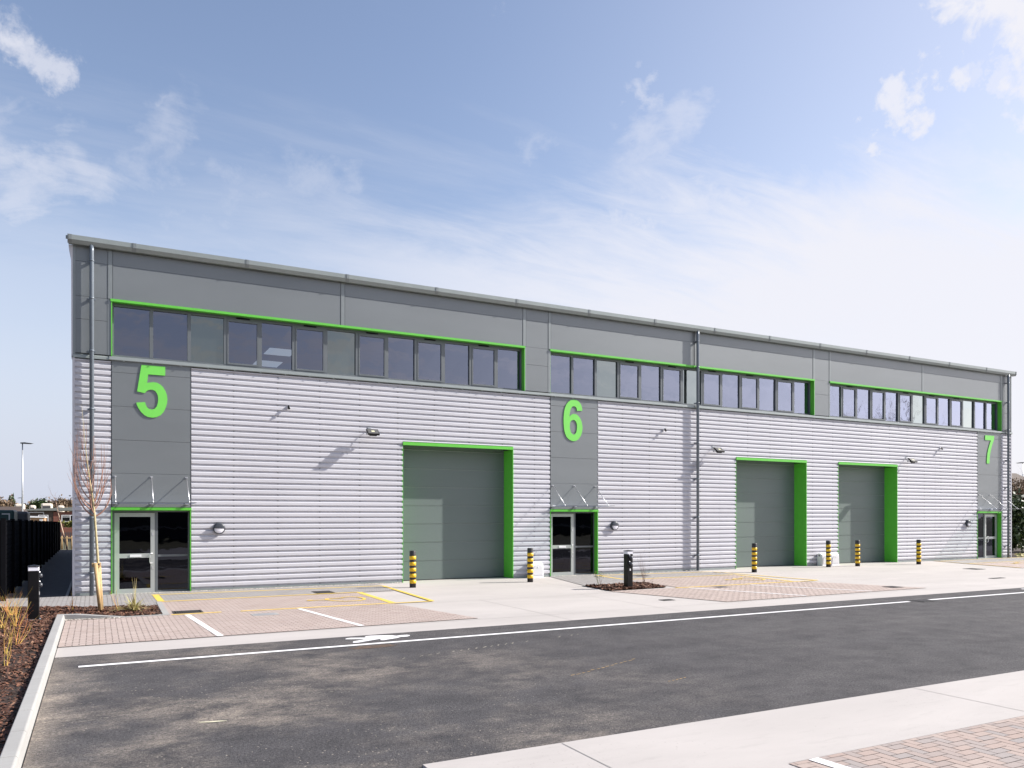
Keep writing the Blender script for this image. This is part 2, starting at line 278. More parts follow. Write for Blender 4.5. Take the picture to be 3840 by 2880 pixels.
# ---------------------------------------------------------------- mesh helpers
class MB:
    def __init__(s): s.v = []; s.f = []; s.sm = []
    def add(s, vs, fs, smooth=False):
        o = len(s.v); s.v += [tuple(v) for v in vs]; s.f += [tuple(i + o for i in f) for f in fs]; s.sm += [smooth] * len(fs); return s
    def box(s, x0, x1, y0, y1, z0, z1):
        return s.add([(x0, y0, z0), (x1, y0, z0), (x1, y1, z0), (x0, y1, z0), (x0, y0, z1), (x1, y0, z1), (x1, y1, z1), (x0, y1, z1)],
                     [(0, 3, 2, 1), (4, 5, 6, 7), (0, 1, 5, 4), (1, 2, 6, 5), (2, 3, 7, 6), (3, 0, 4, 7)])
    def prism(s, pts, x0, x1, axis='x'):
        n = len(pts)
        def P(a, p): return {'x': (a, p[0], p[1]), 'y': (p[0], a, p[1]), 'z': (p[0], p[1], a)}[axis]
        vs = [P(x0, p) for p in pts] + [P(x1, p) for p in pts]
        fs = [tuple(range(n)), tuple(range(2 * n - 1, n - 1, -1))] + [(i, i + n, (i + 1) % n + n, (i + 1) % n) for i in range(n)]
        return s.add(vs, fs)
    def tube(s, pts, rad, sides=8, cap=True):
        pts = [Vector(p) for p in pts]; n = len(pts)
        if isinstance(rad, (int, float)): rad = [rad] * n
        up = Vector((0, 0, 1)); vs = []
        prev = None
        for i, p in enumerate(pts):
            d = (pts[min(i + 1, n - 1)] - pts[max(i - 1, 0)]).normalized()
            if prev is None:
                a = d.cross(up);
                if a.length < .1: a = d.cross(Vector((1, 0, 0)))
            else: a = prev - d * prev.dot(d)
            a.normalize(); prev = a; b = d.cross(a)
            for k in range(sides):
                t = 2 * math.pi * k / sides; vs.append(p + (a * math.cos(t) + b * math.sin(t)) * rad[i])
        fs = [(i * sides + k, i * sides + (k + 1) % sides, (i + 1) * sides + (k + 1) % sides, (i + 1) * sides + k) for i in range(n - 1) for k in range(sides)]
        s.add(vs, fs, sides > 5)
        if cap:
            o = len(s.v) - len(vs)
            s.f += [tuple(o + k for k in range(sides))[::-1], tuple(o + (n - 1) * sides + k for k in range(sides))]; s.sm += [False, False]
        return s
    def lathe(s, prof, c=(0, 0, 0), sides=20, axis='z', a0=0, a1=2 * math.pi):
        vs = []; full = abs(a1 - a0 - 2 * math.pi) < 1e-6; m = sides if full else sides + 1
        for r, h in prof:
            for k in range(m):
                t = a0 + (a1 - a0) * k / sides; x, y = r * math.cos(t), r * math.sin(t)
                vs.append((c[0] + x, c[1] + y, c[2] + h) if axis == 'z' else (c[0] + x, c[1] - h, c[2] + y))
        fs = []
        for i in range(len(prof) - 1):
            for k in range(sides):
                k2 = (k + 1) % m if full else k + 1
                f = (i * m + k, i * m + k2, (i + 1) * m + k2, (i + 1) * m + k)
                fs.append(f)
        return s.add(vs, fs, True)
    def quad(s, c, u, v):
        c, u, v = Vector(c), Vector(u), Vector(v); return s.add([c - u - v, c + u - v, c + u + v, c - u + v], [(0, 1, 2, 3)])
    def poly(s, pts, z): return s.add([(p[0], p[1], z) for p in pts], [tuple(range(len(pts)))])
    def build_boxes(s, name, m, parent=None, per=1):        # every PER boxes become one object
        for i in range(0, len(s.v), 8 * per):
            q = MB(); q.add(s.v[i:i + 8 * per], [tuple(k - i for k in f) for f in s.f if i <= f[0] < i + 8 * per]); q.build(name, m, parent)
    def build(s, name, m, parent=None, bevel=0, loc=None):
        me = bpy.data.meshes.new(name); me.from_pydata(s.v, [], s.f); me.polygons.foreach_set('use_smooth', s.sm); me.materials.append(m); me.validate(); me.update()
        import bmesh
        o = bpy.data.objects.new(name, me); COL.objects.link(o)
        if parent: o.parent = parent
        if loc: o.location = loc
        if bevel:
            b = o.modifiers.new('bevel', 'BEVEL'); b.width = bevel; b.segments = 2; b.limit_method = 'ANGLE'
        return o
def recalc(o):
    import bmesh
    b = bmesh.new(); b.from_mesh(o.data); bmesh.ops.recalc_face_normals(b, faces=b.faces); b.to_mesh(o.data); b.free(); return o
def tag(o, label=None, cat=None, group=None, kind=None):
    for k, v in (('label', label), ('category', cat), ('group', group), ('kind', kind)):
        if v: o[k] = v
    return o
def thing(name, loc, label, cat, group=None, rz=0):
    o = bpy.data.objects.new(name, None); o.empty_display_size = .2; COL.objects.link(o); o.location = loc; o.rotation_euler = (0, 0, rz); return tag(o, label, cat, group)
def struct(name, mb, m): return tag(mb.build(name, m), kind='structure')
def copy_tree(o, parent=None):
    c = o.copy(); COL.objects.link(c); c.parent = parent
    for ch in list(o.children): copy_tree(ch, c)
    return c
def inside(p, poly):
    c = False; n = len(poly)
    for i in range(n):
        (x1, y1), (x2, y2) = poly[i], poly[(i + 1) % n]
        if (y1 > p[1]) != (y2 > p[1]) and p[0] < (x2 - x1) * (p[1] - y1) / (y2 - y1) + x1: c = not c
    return c
def clip(sub, poly):                                   # Sutherland-Hodgman, convex clockwise-or-not clip polygon
    ar = sum(poly[i][0] * poly[(i + 1) % len(poly)][1] - poly[(i + 1) % len(poly)][0] * poly[i][1] for i in range(len(poly)))
    cp = poly if ar > 0 else poly[::-1]; out = sub
    for i in range(len(cp)):
        a, b = cp[i], cp[(i + 1) % len(cp)]; inp = out; out = []
        if not inp: break
        side = lambda p: (b[0] - a[0]) * (p[1] - a[1]) - (b[1] - a[1]) * (p[0] - a[0])
        for j in range(len(inp)):
            p, q = inp[j], inp[(j + 1) % len(inp)]; sp, sq = side(p), side(q)
            if sp >= 0: out.append(p)
            if (sp >= 0) != (sq >= 0):
                t = sp / (sp - sq); out.append((p[0] + (q[0] - p[0]) * t, p[1] + (q[1] - p[1]) * t))
    return out

# ---------------------------------------------------------------- ground, road, yard
X0, X1 = -.02, 42.30
g = MB(); g.poly([(-600, -500), (900, -500), (900, 900), (-600, 900)], -.07); struct('ground', g, M['verge'])
# road: fine flat sheet
r_ = MB(); r_.poly([(0, -17.68), (130, -17.68), (130, -10.23), (0, -10.23)], 0.0); r_.poly([(0, -30), (3.0, -30), (3.0, -17.68), (0, -17.68)], 0.0); struct('road', r_, M['asphalt'])
y = MB(); y.poly([(0, -10.23), (130, -10.23), (130, 0.02), (42.4, 0.02), (42.4, .68), (0, .68)], 0.0)
struct('concrete_yard', y, M['concrete'])
ya = MB(); ya.prism([(3.0, -19.12), (130, -19.12), (130, -17.70), (3.0, -17.70)], -.06, .03, 'z'); ya.poly([(3.0, -30), (5.76, -30), (5.76, -19.12), (3.0, -19.12)], .03)
recalc(struct('pavement_apron', ya, M['concrete']))
ed = MB(); ed.prism([(3.0, -17.700), (130, -17.700), (130, -17.685), (3.0, -17.685)], -.06, .022, 'z'); struct('apron_edge', ed, M['iron'])
p = MB(); p.poly([(-1.52, .02), (-.17, .02), (-.17, 34), (-1.52, 34)], 0.0); struct('path', p, M['pathm'])
pk = MB(); pk.box(-.17, -.11, .03, 34, -.05, .03); tag(pk.build('path_edging', M['kerbc']), kind='structure')
gs = MB(); gs.poly([(-.11, .03), (-.0, .03), (-.0, 34), (-.11, 34)], -.01); struct('gravel_strip', gs, M['soil'])
jl = MB()
def strip(mb, a, b, w, z):
    a, b = Vector(a), Vector(b); d = (b - a).normalized(); n = Vector((-d.y, d.x)) * w / 2
    mb.add([(a.x - n.x, a.y - n.y, z), (b.x - n.x, b.y - n.y, z), (b.x + n.x, b.y + n.y, z), (a.x + n.x, a.y + n.y, z)], [(0, 1, 2, 3)])
for a, b in [((8.0, -5.83), (13.4, -5.83)), ((21.3, -5.86), (33.6, -5.86)), ((13.22, 0), (13.22, -5.8)), ((9.2, -5.8), (9.2, -10.2)), ((12.2, -5.9), (12.2, -10.2)), ((27.4, 0), (27.4, -5.8)),
             ((24.3, -5.9), (24.3, -10.2)), ((31.2, -5.9), (31.2, -10.2)), ((.3, -9.28), (.3, -9.27)), ((4.37, -17.72), (4.35, -19.1)), ((9.4, -17.72), (9.4, -19.1)), ((14.4, -17.72), (14.4, -19.1)), ((19.4, -17.72), (19.4, -19.1))]:
    strip(jl, a, b, .012, .034 if a[1] < -17 else .004)
strip(jl, (0.05, -9.235), (130, -9.235), .012, .004)
struct('sawn_joints', jl, M['sawn'])

def paving(name, polys, m, orient, z=.012, gap=.0075, L=.2, Wd=.1):
    base = MB(); mb = MB()
    for pl in polys:
        base.poly(pl, z - .008)
        xs = [q[0] for q in pl]; ys = [q[1] for q in pl]
        if orient == 'herring':
            n = int(max(max(xs) - min(xs), max(ys) - min(ys)) / .1) + 6
            cells = []
            for i in range(-n, n):
                for j in range(-n, n):
                    k = (i - j) % 4                      # 90-degree herringbone on a 0.1 m grid
                    if k == 0: cells.append((i, j, 2, 1))
                    elif k == 3: cells.append((i, j, 1, 2)) 
            ox, oy = round(sum(xs) / len(xs), 1), round(sum(ys) / len(ys), 1)
            rects = [(ox + i * .1, oy + j * .1, ox + (i + a) * .1, oy + (j + b) * .1) for i, j, a, b in cells]
        else:
            rects = []
            nx = int((max(xs) - min(xs)) / L) + 3; ny = int((max(ys) - min(ys)) / Wd) + 2
            for i in range(nx):
                for j in range(ny):
                    x = min(xs) - L + i * L + (L / 2 if j % 2 else 0); yy = min(ys) + j * Wd; rects.append((x, yy, x + L, yy + Wd))
        for (a, b, c, d) in rects:
            if c < min(xs) or a > max(xs) or d < min(ys) or b > max(ys): continue
            gy = gap if orient == 'herring' else gap * .5; q = clip([(a + gap, b + gy), (c - gap, b + gy), (c - gap, d - gy), (a + gap, d - gy)], pl)
            if len(q) >= 3:
                dz = random.uniform(-.0008, .0008); mb.poly(q, z + dz)
    tag(base.build(name + '_joints', M['joint']), kind='structure'); o = mb.build(name, m); tag(o, kind='structure'); return o
RED5 = [[(0, -9.23), (7.6, -9.09), (6.93, -5.55), (0.0, -5.55)], [(1.95, -5.55), (6.97, -5.55), (7.02, -2.6), (1.95, -2.6)]]
RED6 = [[(13.40, -5.50), (14.40, -9.13), (22.35, -9.0), (21.05, -5.9), (20.6, -5.55)], [(15.9, -5.5), (20.6, -5.55), (21.06, -2.5), (16.2, -2.4)]]
RED7 = [[(34.2, -5.1), (34.9, -2.3), (60, -2.3), (60, -5.1)], [(34.3, -9.1), (34.3, -5.1), (60, -5.1), (60, -9.1)]]
paving('red_block_paving', RED5 + RED6, M['redpave'], 'run')
paving('far_block_paving', [RED7[0]], M['redpave'], 'run', L=.4, Wd=.2)
GREY5 = [[(-3.2, -1.75), (-1.4, -2.42), (0.0, -2.98), (0, 0.0), (-3.2, 0.0)], [(0, 0), (0, -2.98), (1.86, -3.75), (1.86, 0)], [(1.86, 0), (1.86, -2.58), (8.05, -2.5), (8.3, -.9), (8.3, -.1)]]
GREY6 = [[(14.72, .2), (13.72, -3.83), (16.3, -3.80), (16.35, .2)], [(16.35, 0), (16.3, -2.42), (21.1, -2.45), (21.3, -.1)], [(34.9, -2.3), (35.8, -.05), (60, -.05), (60, -2.3)]]
paving('grey_block_paving', GREY5 + GREY6[:2], M['greypave'], 'run')
paving('far_grey_paving', GREY6[2:], M['greypave'], 'run', L=.4, Wd=.2)
paving('herringbone_paving', [[(5.75, -19.14), (13, -19.14), (13, -23.2), (5.75, -23.2)]], M['nearpave'], 'herring', .036, .0035)
db = MB(); db.box(.92, 2.91, .0, .6, 0, .017); db.box(14.72, 16.71, .0, .6, 0, .017); db.box(39.42, 41.41, 0, .6, 0, .017); tag(db.build('door_threshold', M['kerbc']), kind='structure')

# markings (painted sheets)
mk = MB(); Zm = .017
strip(mk, (.33, -11.24), (18.5, -11.17), .12, .005); strip(mk, (19.35, -11.14), (60, -11.2), .13, .005)
strip(mk, (2.28, -5.68), (2.50, -9.22), .11, Zm); strip(mk, (4.66, -5.70), (5.10, -9.12), .11, Zm)
strip(mk, (16.04, -5.78), (17.3, -9.02), .10, Zm); strip(mk, (18.4, -5.86), (19.95, -8.98), .10, Zm)
struct('white_road_markings', mk, M['white'])
mk = MB(); strip(mk, (6.03, -19.15), (6.22, -23), .12, .041); struct('near_bay_marking', mk, M['white'])
mk = MB()
for a, b, w in [((1.86, -.64), (8.3, -.88), .12), ((1.95, -2.58), (7.04, -2.48), .12), ((1.98, -5.56), (3.0, -5.54), .12), ((3.4, -5.57), (8.0, -5.60), .12), ((8.27, -.92), (8.0, -5.56), .12),
                ((7.03, -2.52), (6.97, -5.52), .16), ((1.96, -.68), (1.98, -2.54), .16), ((15.7, -5.6), (21.6, -5.6), .12), ((16.35, -.45), (21.4, -.86), .12), ((21.4, -.9), (21.72, -5.56), .12),
                ((21.06, -2.42), (20.6, -5.5), .14), ((16.2, -2.36), (21.0, -2.38), .12), ((16.4, -.5), (16.2, -2.3), .12),
                ((35.9, -.4), (46, -.2), .1), ((35.0, -2.25), (46, -1.95), .1), ((35.8, -.15), (34.2, -5.0), .08)]:
    strip(mk, a, b, w, Zm)
struct('yellow_bay_markings', mk, M['yellow'])
def stroke(mb, pts, w, z):
    for a, b in zip(pts[:-1], pts[1:]): 
        strip(mb, a, b, w, z); z += .0002
WH = [(5.30, -4.1), (5.71, -4.12), (5.81, -4.4), (6.03, -4.67), (6.36, -4.69), (6.58, -4.49), (6.66, -4.18), (6.62, -3.85), (6.45, -3.65), (6.2, -3.72)]
for dx, lab in ((0, 'faded yellow wheelchair symbol on the paving left of the big roller door'), (13.8, 'small yellow wheelchair symbol on the paving in front of the middle roller door'), (31.5, 'distant yellow wheelchair symbol on the paving by the door marked 7')):
    o = MB(); W2 = [(x + dx, y_ + (.9 if dx > 20 else 0)) for x, y_ in WH]
    stroke(o, W2, .085, Zm + .003); stroke(o, [(W2[1][0], W2[1][1]), (W2[1][0] + .07, W2[1][1] + .25), (W2[1][0] + .5, W2[1][1] + .22)], .09, Zm + .006); o.lathe([(.0, Zm + .008), (.09, Zm + .008)], (W2[0][0], W2[0][1], 0), 12)
    tag(o.build('wheelchair_symbol', M['yellow']), lab, 'road symbol', 'wheelchair symbols on the disabled bays')
PED = [(4.37, -10.52), (4.42, -10.46), (4.49, -10.44), (4.72, -10.54), (4.93, -10.58), (5.0, -10.57), (4.84, -10.55), (4.76, -10.52), (4.73, -10.48), (4.78, -10.39), (4.87, -10.37), (5.14, -10.45), (5.23, -10.51), (5.27, -10.59), (5.38, -10.55), (5.48, -10.56), (5.52, -10.62), (5.48, -10.71), (5.42, -10.76), (5.35, -10.76), (5.31, -10.74), (5.21, -10.83), (5.05, -10.9), (4.91, -10.96), (4.87, -10.93), (4.89, -10.86), (4.98, -10.8), (4.89, -10.8), (4.67, -10.9), (4.46, -11.01), (4.38, -10.99), (4.38, -10.93), (4.43, -10.84), (4.52, -10.8), (4.67, -10.72), (4.56, -10.64), (4.44, -10.59), (4.37, -10.56)]
for dx, lab in ((0, 'white walking figure painted beside the road line, nearest the camera'), (20.1, 'white walking figure painted on the road at the far right edge')):
    o = MB(); o.poly([(a + dx, b) for a, b in PED], .006); tag(o.build('pedestrian_symbol', M['white']), lab, 'road symbol', 'walking figures painted on the road')

# stains on the road
def blobm(mb, cx, cy, rx, ry, z, n=18, rot=0):
    pts = []
    for k in range(n):
        t = 2 * math.pi * k / n; q = random.uniform(.65, 1.1); x, y_ = rx * q * math.cos(t), ry * q * math.sin(t)
        pts.append((cx + x * math.cos(rot) - y_ * math.sin(rot), cy + x * math.sin(rot) + y_ * math.cos(rot)))
    mb.poly(pts, z)
st = MB(); blobm(st, 4.55, -11.52, .42, .16, .004); struct('road_dirt_patch', st, M['stain'])
st = MB()
for i in range(14): blobm(st, 6.2 + i * .11, -15.0 + i * .045 + random.uniform(-.02, .02), .05, .012, .004, 8, .3)
for i in range(5): blobm(st, 7.1 + i * .08, -15.9 + i * .02, .035, .012, .004, 8, .3)
struct('ochre_streaks', st, M['ochre'])
st = MB(); pa = MB(); blobm(pa, 1.62, -15.28, .17, .026, .004, 14, -.22); struct('paint_scrape', pa, mat('pale_yellow_scrape', (.55, .52, .38), .9, 0, .15, 20))
for i in range(26):
    if random.random() < .8: strip(st, (4.6 + i * .15, -12.78 + i * .034), (4.66 + i * .15 + random.uniform(0, .05), -12.70 + i * .034 + random.uniform(-.02, .02)), random.uniform(.012, .03), .004)
for off_ in (0, .16):
    for i in range(70):
        a_ = .25 + i * .012; cx_, cy_ = 2.2 + 6.2 * math.cos(a_ + 1.15), -20.4 + (6.0 + off_) * math.sin(a_ + 1.15)
        if random.random() < .6: strip(st, (cx_, cy_), (cx_ - .05, cy_ - .012), random.uniform(.008, .02), .004)
struct('pale_streaks', st, M['pale'])

# kerbs
kb = MB()
prof = [(-.165, -.05), (-.165, .11), (-.045, .11), (-.03, .095), (-.004, -.05)]
yk = -5.32; 
while yk > -24:
    y2 = yk - .9
    kb.add([(a, yk - .009, b) for a, b in prof] + [(a, y2 + .009, b) for a, b in prof], [(0, 1, 2, 3, 4)[::-1], (5, 6, 7, 8, 9)] + [(i, i + 5, (i + 1) % 5 + 5, (i + 1) % 5) for i in range(5)])
    yk = y2
kb.add([(-.165, -5.32, -.05), (-.165, -5.32, .11), (-.165, -5.20, .11), (-.165, -5.20, -.05), (1.1, -5.56, -.05), (1.1, -5.56, .02), (1.1, -5.44, .02), (1.1, -5.44, -.05), (.2, -5.40, -.05), (.2, -5.40, .11), (.2, -5.26, .11), (.2, -5.26, -.05)],
       [(0, 1, 2, 3), (0, 8, 9, 1), (1, 9, 10, 2), (2, 10, 11, 3), (8, 4, 5, 9), (9, 5, 6, 10), (10, 6, 7, 11), (4, 7, 6, 5)])
recalc(tag(kb.build('kerb', M['kerbc'], bevel=.008), kind='structure'))
e2 = MB(); e2.prism([(1.1, -5.56), (1.95, -5.58), (1.95, -5.46), (1.1, -5.44)], -.05, .022, 'z'); e2.prism([(1.82, -5.44), (1.95, -5.44), (1.98, -2.62), (1.86, -2.62)], -.05, .022, 'z')
e2.prism([(13.62, -3.82), (16.0, -3.78), (16.0, -3.72), (13.6, -3.76)], -.05, .02, 'z')
recalc(tag(e2.build('flush_edging', M['kerbc']), kind='structure'))

# mulch beds
BED = [(-9, .0), (-3.2, -1.75), (-1.4, -2.42), (0.0, -2.98), (1.80, -3.73), (1.80, -5.44), (1.1, -5.43), (.2, -5.27), (-.165, -5.20), (-.165, -25), (-9, -25)]
BED6 = [(13.68, -3.83), (16.0, -3.80), (15.6, -5.30), (13.45, -5.42)]
bm_ = MB(); bm_.poly(BED, .03); bm_.poly(BED6, .022); struct('soil', bm_, M['soil'])
mu = MB()
def chips(poly, n, x0, x1, y0, y1, s0=.008, s1=.022, zb=.035):
    k = 0
    while k < n:
        x, yy = random.uniform(x0, x1), random.uniform(y0, y1)
        if not inside((x, yy), poly): continue
        k += 1; a = random.uniform(0, 6.28); l = random.uniform(s0, s1) * 1.3; w = l * random.uniform(.25, .6); ti = random.uniform(-.6, .6); tj = random.uniform(-.5, .5)
        u = Vector((math.cos(a), math.sin(a), ti)) * l; v = Vector((-math.sin(a), math.cos(a), tj)) * w
        z = zb + random.uniform(0, .02) + .012 * math.sin(x * 3.1) * math.sin(yy * 2.3)
        mu.quad((x, yy, z), u, v)
chips(BED, 16000, -2.2, -.165, -19, -9); chips(BED, 15000, -2.9, 1.8, -9, -1.9, .010, .028); chips(BED6, 2600, 13.4, 16.0, -5.45, -3.8, .02, .045, .03)
tag(mu.build('bark_mulch', M['mulch']), 'dark brown bark chippings spread over the planting beds', 'mulch', kind='stuff')
gr = MB()
for k in range(700):
    x = random.uniform(0.02, 1.0) ** 1.5; yy = -5.47 + random.uniform(-.10, .02) - x * .08; s = random.uniform(.005, .016)
    gr.quad((x, yy, .02), (s, 0, random.uniform(-.005, .005)), (0, s, random.uniform(-.005, .005)))
for k in range(900):
    x = random.uniform(.9, 21.3) if k % 2 else random.uniform(2.9, 8.5)
    if 9.2 < x < 14.8: continue
    s = random.uniform(.006, .02); gr.quad((x, -.05 - abs(random.gauss(0, .05)), .022), (s, 0, .004), (0, s, .006))
tag(gr.build('loose_gravel', m_island('pale_gravel', [(.45, .40, .34), (.62, .58, .52), (.3, .26, .22)])), 'pale loose grit lying along the foot of the wall and kerb', 'gravel', kind='stuff')

# ---------------------------------------------------------------- the terrace building
B = thing('industrial_terrace', (0, 0, 0), 'long silver and grey industrial terrace with green trimmed openings, numbered 5 to 7', 'building')
P_ = 1 / 6.0
RZ = [(0.0, .045), (.038, .045), (.057, 0.0), (.136, 0.0), (.152, .010), (.1667, .045)]
def ribs(mb, x0, x1, z0, z1):
    pr = []
    k0 = int(z0 / P_) - 1; k1 = int(z1 / P_) + 2
    for k in range(k0, k1):
        for (dz, y_) in RZ[:-1]: pr.append((k * P_ + dz + .075, y_))
    out = []
    for (za, ya_), (zb, yb) in zip(pr[:-1], pr[1:]):
        if zb <= z0 or za >= z1: continue
        if za < z0: ya_ = ya_ + (yb - ya_) * (z0 - za) / (zb - za); za = z0
        if zb > z1: yb = ya_ + (yb - ya_) * (z1 - za) / (zb - za); zb = z1
        if not out: out.append((za, ya_))
        out.append((zb, yb))
    n = len(out)
    mb.add([(x0, b, a) for a, b in out] + [(x1, b, a) for a, b in out], [(i, i + n, i + n + 1, i + 1) for i in range(n - 1)])
    for xe in (x0, x1):                                # profile closers at the ends of each sheet
        mb.add([(xe, b, a) for a, b in out] + [(xe, .06, out[-1][0]), (xe, .06, out[0][0])], [tuple(range(n + 2))])
    x = math.ceil(x0 / 1.25) * 1.25 + .33
    while x < x1 - .1:
        for k in range(k0, k1):
            z = k * P_ + .075 + .017
            if z0 < z < z1: sc_.box(x - .011, x + .011, .026, .045, z - .010, z + .010)
        x += 1.25
wall = MB(); sc_ = MB()
D5, D6, D7 = (9.23, 13.217), (23.41, 27.41), (29.385, 33.315)
ZT = 6.33
def seg(x0, x1, z0, z1):
    cuts = [c for c in (22.55, 30.0, 36.1) if x0 + .3 < c < x1 - .3]; e = [x0] + cuts + [x1]
    for a, b in zip(e[:-1], e[1:]): ribs(wall, a + (.003 if a in cuts else 0), b - (.003 if b in cuts else 0), z0, z1)
seg(.05, .90, .075, ZT); seg(2.93, D5[0], .075, ZT); seg(D5[0], D5[1], 4.53, ZT); seg(D5[1], 14.70, .075, ZT)
seg(16.73, D6[0], .075, ZT); seg(D6[0], D6[1], 4.53, ZT); seg(D6[1], D7[0], .075, ZT); seg(D7[0], D7[1], 4.53, ZT); seg(D7[1], 39.41, .075, ZT); seg(41.43, 42.23, .075, ZT)
wo = wall.build('ribbed_wall', M['silver'], B); recalc(wo)
tag(sc_.build('screws', M['frame'], wo), kind='stuff')
core = MB()                                          # backing wall, butt-jointed round the openings
def corebox(x0, x1, z0, z1): core.box(x0, x1, .06, .30, z0, z1)
ops = [(.92, 2.91, 2.37), (D5[0], D5[1], 4.51), (14.72, 16.71, 2.37), (D6[0], D6[1], 4.51), (D7[0], D7[1], 4.51), (39.42, 41.41, 2.37)]
x = 0
for a, b, h in ops: corebox(x, a, 0, 6.40); corebox(a, b, h, 6.40); x = b
corebox(x, 42.28, 0, 6.40)
wins = [(.92, 13.67), (14.72, 27.87), (28.86, 41.41)]
x = 0
for a, b in wins: core.box(x, a, .06, .30, 6.40, 9.3); core.box(a, b, .06, .30, 8.0, 9.3); x = b
core.box(x, 42.28, .06, .30, 6.40, 9.3)
core.build('backing_wall', M['panel'], B)
sw = MB(); sw.box(.0, .25, .301, 30, 0, 9.3); sw.box(42.03, 42.28, .301, 30, 0, 9.3); sw.box(.25, 42.03, 29.7, 30, 0, 9.3); sw.build_boxes('side_wall', M['silver'], B)
bs = MB()                                             # base flashings
for a, b in ((0.05, .9), (2.93, 9.22), (13.225, 14.7), (16.73, 23.4), (27.42, 29.375), (33.325, 39.41), (41.43, 42.23)):
    bs.box(a, b, .012, .06, .0, .075)
bs.build_boxes('base_flashing', M['gut'], B)
# smooth microrib panels: above (z 6.48-9.33) and entrance panels
pn = MB()
def panels(x0, x1, zs, g_=.007):
    for a, b in zip(zs[:-1], zs[1:]): pn.box(x0, x1, .004, .06, a + g_, b)
for a in (0, 13.80): panels(.925 + a, 2.905 + a, [2.375, 3.30, 4.21, 5.125, 6.04, 6.36])
panels(39.43, 41.40, [2.375, 3.30, 4.21, 5.125, 6.04, 6.36])
ZU = [8.02, 8.93, 9.33]
panels(.06, .82, [6.49, 7.40, 8.01, 8.935, 9.33]); panels(.95, 7.21, ZU); panels(7.35, 13.60, ZU); panels(13.74, 14.62, [6.49, 7.40, 8.01, 8.935, 9.33]); panels(14.74, 21.24, ZU)
panels(21.40, 27.80, ZU); panels(27.94, 28.80, [6.49, 7.40, 8.01, 8.935, 9.33]); panels(28.92, 35.10, ZU); panels(35.22, 41.32, ZU); panels(41.46, 42.22, [6.49, 7.40, 8.01, 8.935, 9.33])
pn.build_boxes('smooth_panel', M['panel'], B)
cv = MB()
for a, b in ((.82, .95), (7.21, 7.35), (13.60, 13.74), (14.62, 14.74), (21.24, 21.40), (27.80, 27.94), (28.80, 28.92), (35.10, 35.22), (41.32, 41.46)):
    z0 = 8.02 if a not in (.82, 41.32) else 8.02
    cv.box(a + .012, b - .012, -.006, .05, z0, 9.33)
    if a in (.82, 13.60, 27.80): pass
for a, b in ((.82, .92), (13.67, 13.74), (14.62, 14.72), (27.87, 27.94), (28.80, 28.86), (41.41, 41.46)): cv.box(a + .002, b - .002, -.002, .05, 6.49, 8.0)
cv.box(-.0, .058, -.006, .05, 6.40, 9.33); cv.box(42.222, 42.28, -.006, .05, 6.40, 9.33)
cv.build_boxes('cover_strip', M['trim'], B)
cn = MB(); cn.box(-.012, .048, -.010, .28, 0, 6.36); cn.box(42.232, 42.292, -.010, .28, 0, 6.36); cn.build_boxes('corner_flashing', M['silver'], B)
vf = MB(); vf.prism([(-.001, 6.38), (-.035, 6.38), (-.04, 9.0), (-.10, 9.33), (-.001, 9.33)], -.004, .5, 'y'); vf.build('verge_flashing', M['silver'], B)
# gutter and roof
gu = MB(); gp = [(.0, 9.34), (-.145, 9.335), (-.205, 9.43), (-.21, 9.55), (-.15, 9.555), (.02, 9.56)]
gu.prism(gp, -.10, 42.36); go = gu.build('gutter', M['gut'], B); recalc(go)
gx = [1.463 + i * 2.953 for i in range(14)]
for x in gx + [-.07, 42.33]:
    gj = MB(); gj.prism([(a - .006, b - (.004 if b < 9.5 else -.004)) for a, b in gp[1:5]], x - .05, x + .05)
    for q in range(4): gj.box(x - .03, x - .012, -.224, -.205, 9.42 + q * .036, 9.436 + q * .036)
    gj.build('gutter_strap', M['trim'], go)
MB().box(-.16, -.10, -.18, -.12, 9.44, 9.52).build('gutter_outlet', M['trim'], go)
rf = MB(); rf.prism([(.02, 9.40), (.02, 9.56), (15, 11.0), (30, 9.56), (30, 9.40), (15, 10.8)], -.02, 42.3); rf.build('roof', M['gut'], B)
def downpipe(x):
    pts = [(x, -.125, 9.36), (x, -.125, 9.20), (x, -.125, 9.08), (x, -.125, 0.02)]
    o = MB().tube(pts, .056, 14).build('downpipe', M['pipe'], B)
    for z in (8.95, 7.95, 6.55, 5.0, 3.6, 2.1, .62):
        c = MB(); c.lathe([(.056, -.02), (.064, -.02), (.064, .02), (.056, .02)], (x, -.125, z), 14); c.box(x - .045, x - .025, -.12, .01, z - .018, z + .018); c.box(x + .025, x + .045, -.12, .01, z - .018, z + .018)
        c.box(x - .09, x + .09, -.006, .006, z - .02, z + .02); c.build('pipe_bracket', M['pipe'], o)
downpipe(.443); downpipe(21.31); downpipe(41.80)
# sill / drip flashing along the whole front
sl = MB(); sl.prism([(.05, 6.36), (-.05, 6.36), (-.055, 6.375), (-.05, 6.455), (.05, 6.475), (.05, 6.48)], .86, 42.28); sl.prism([(.05, 6.36), (-.03, 6.36), (-.03, 6.43), (.05, 6.48)], 0, .86)
for i in range(56): sl.box(1.2 + i * .72, 1.225 + i * .72, -.062, -.048, 6.335, 6.362)
recalc(sl.build('drip_flashing', M['gut'], B))

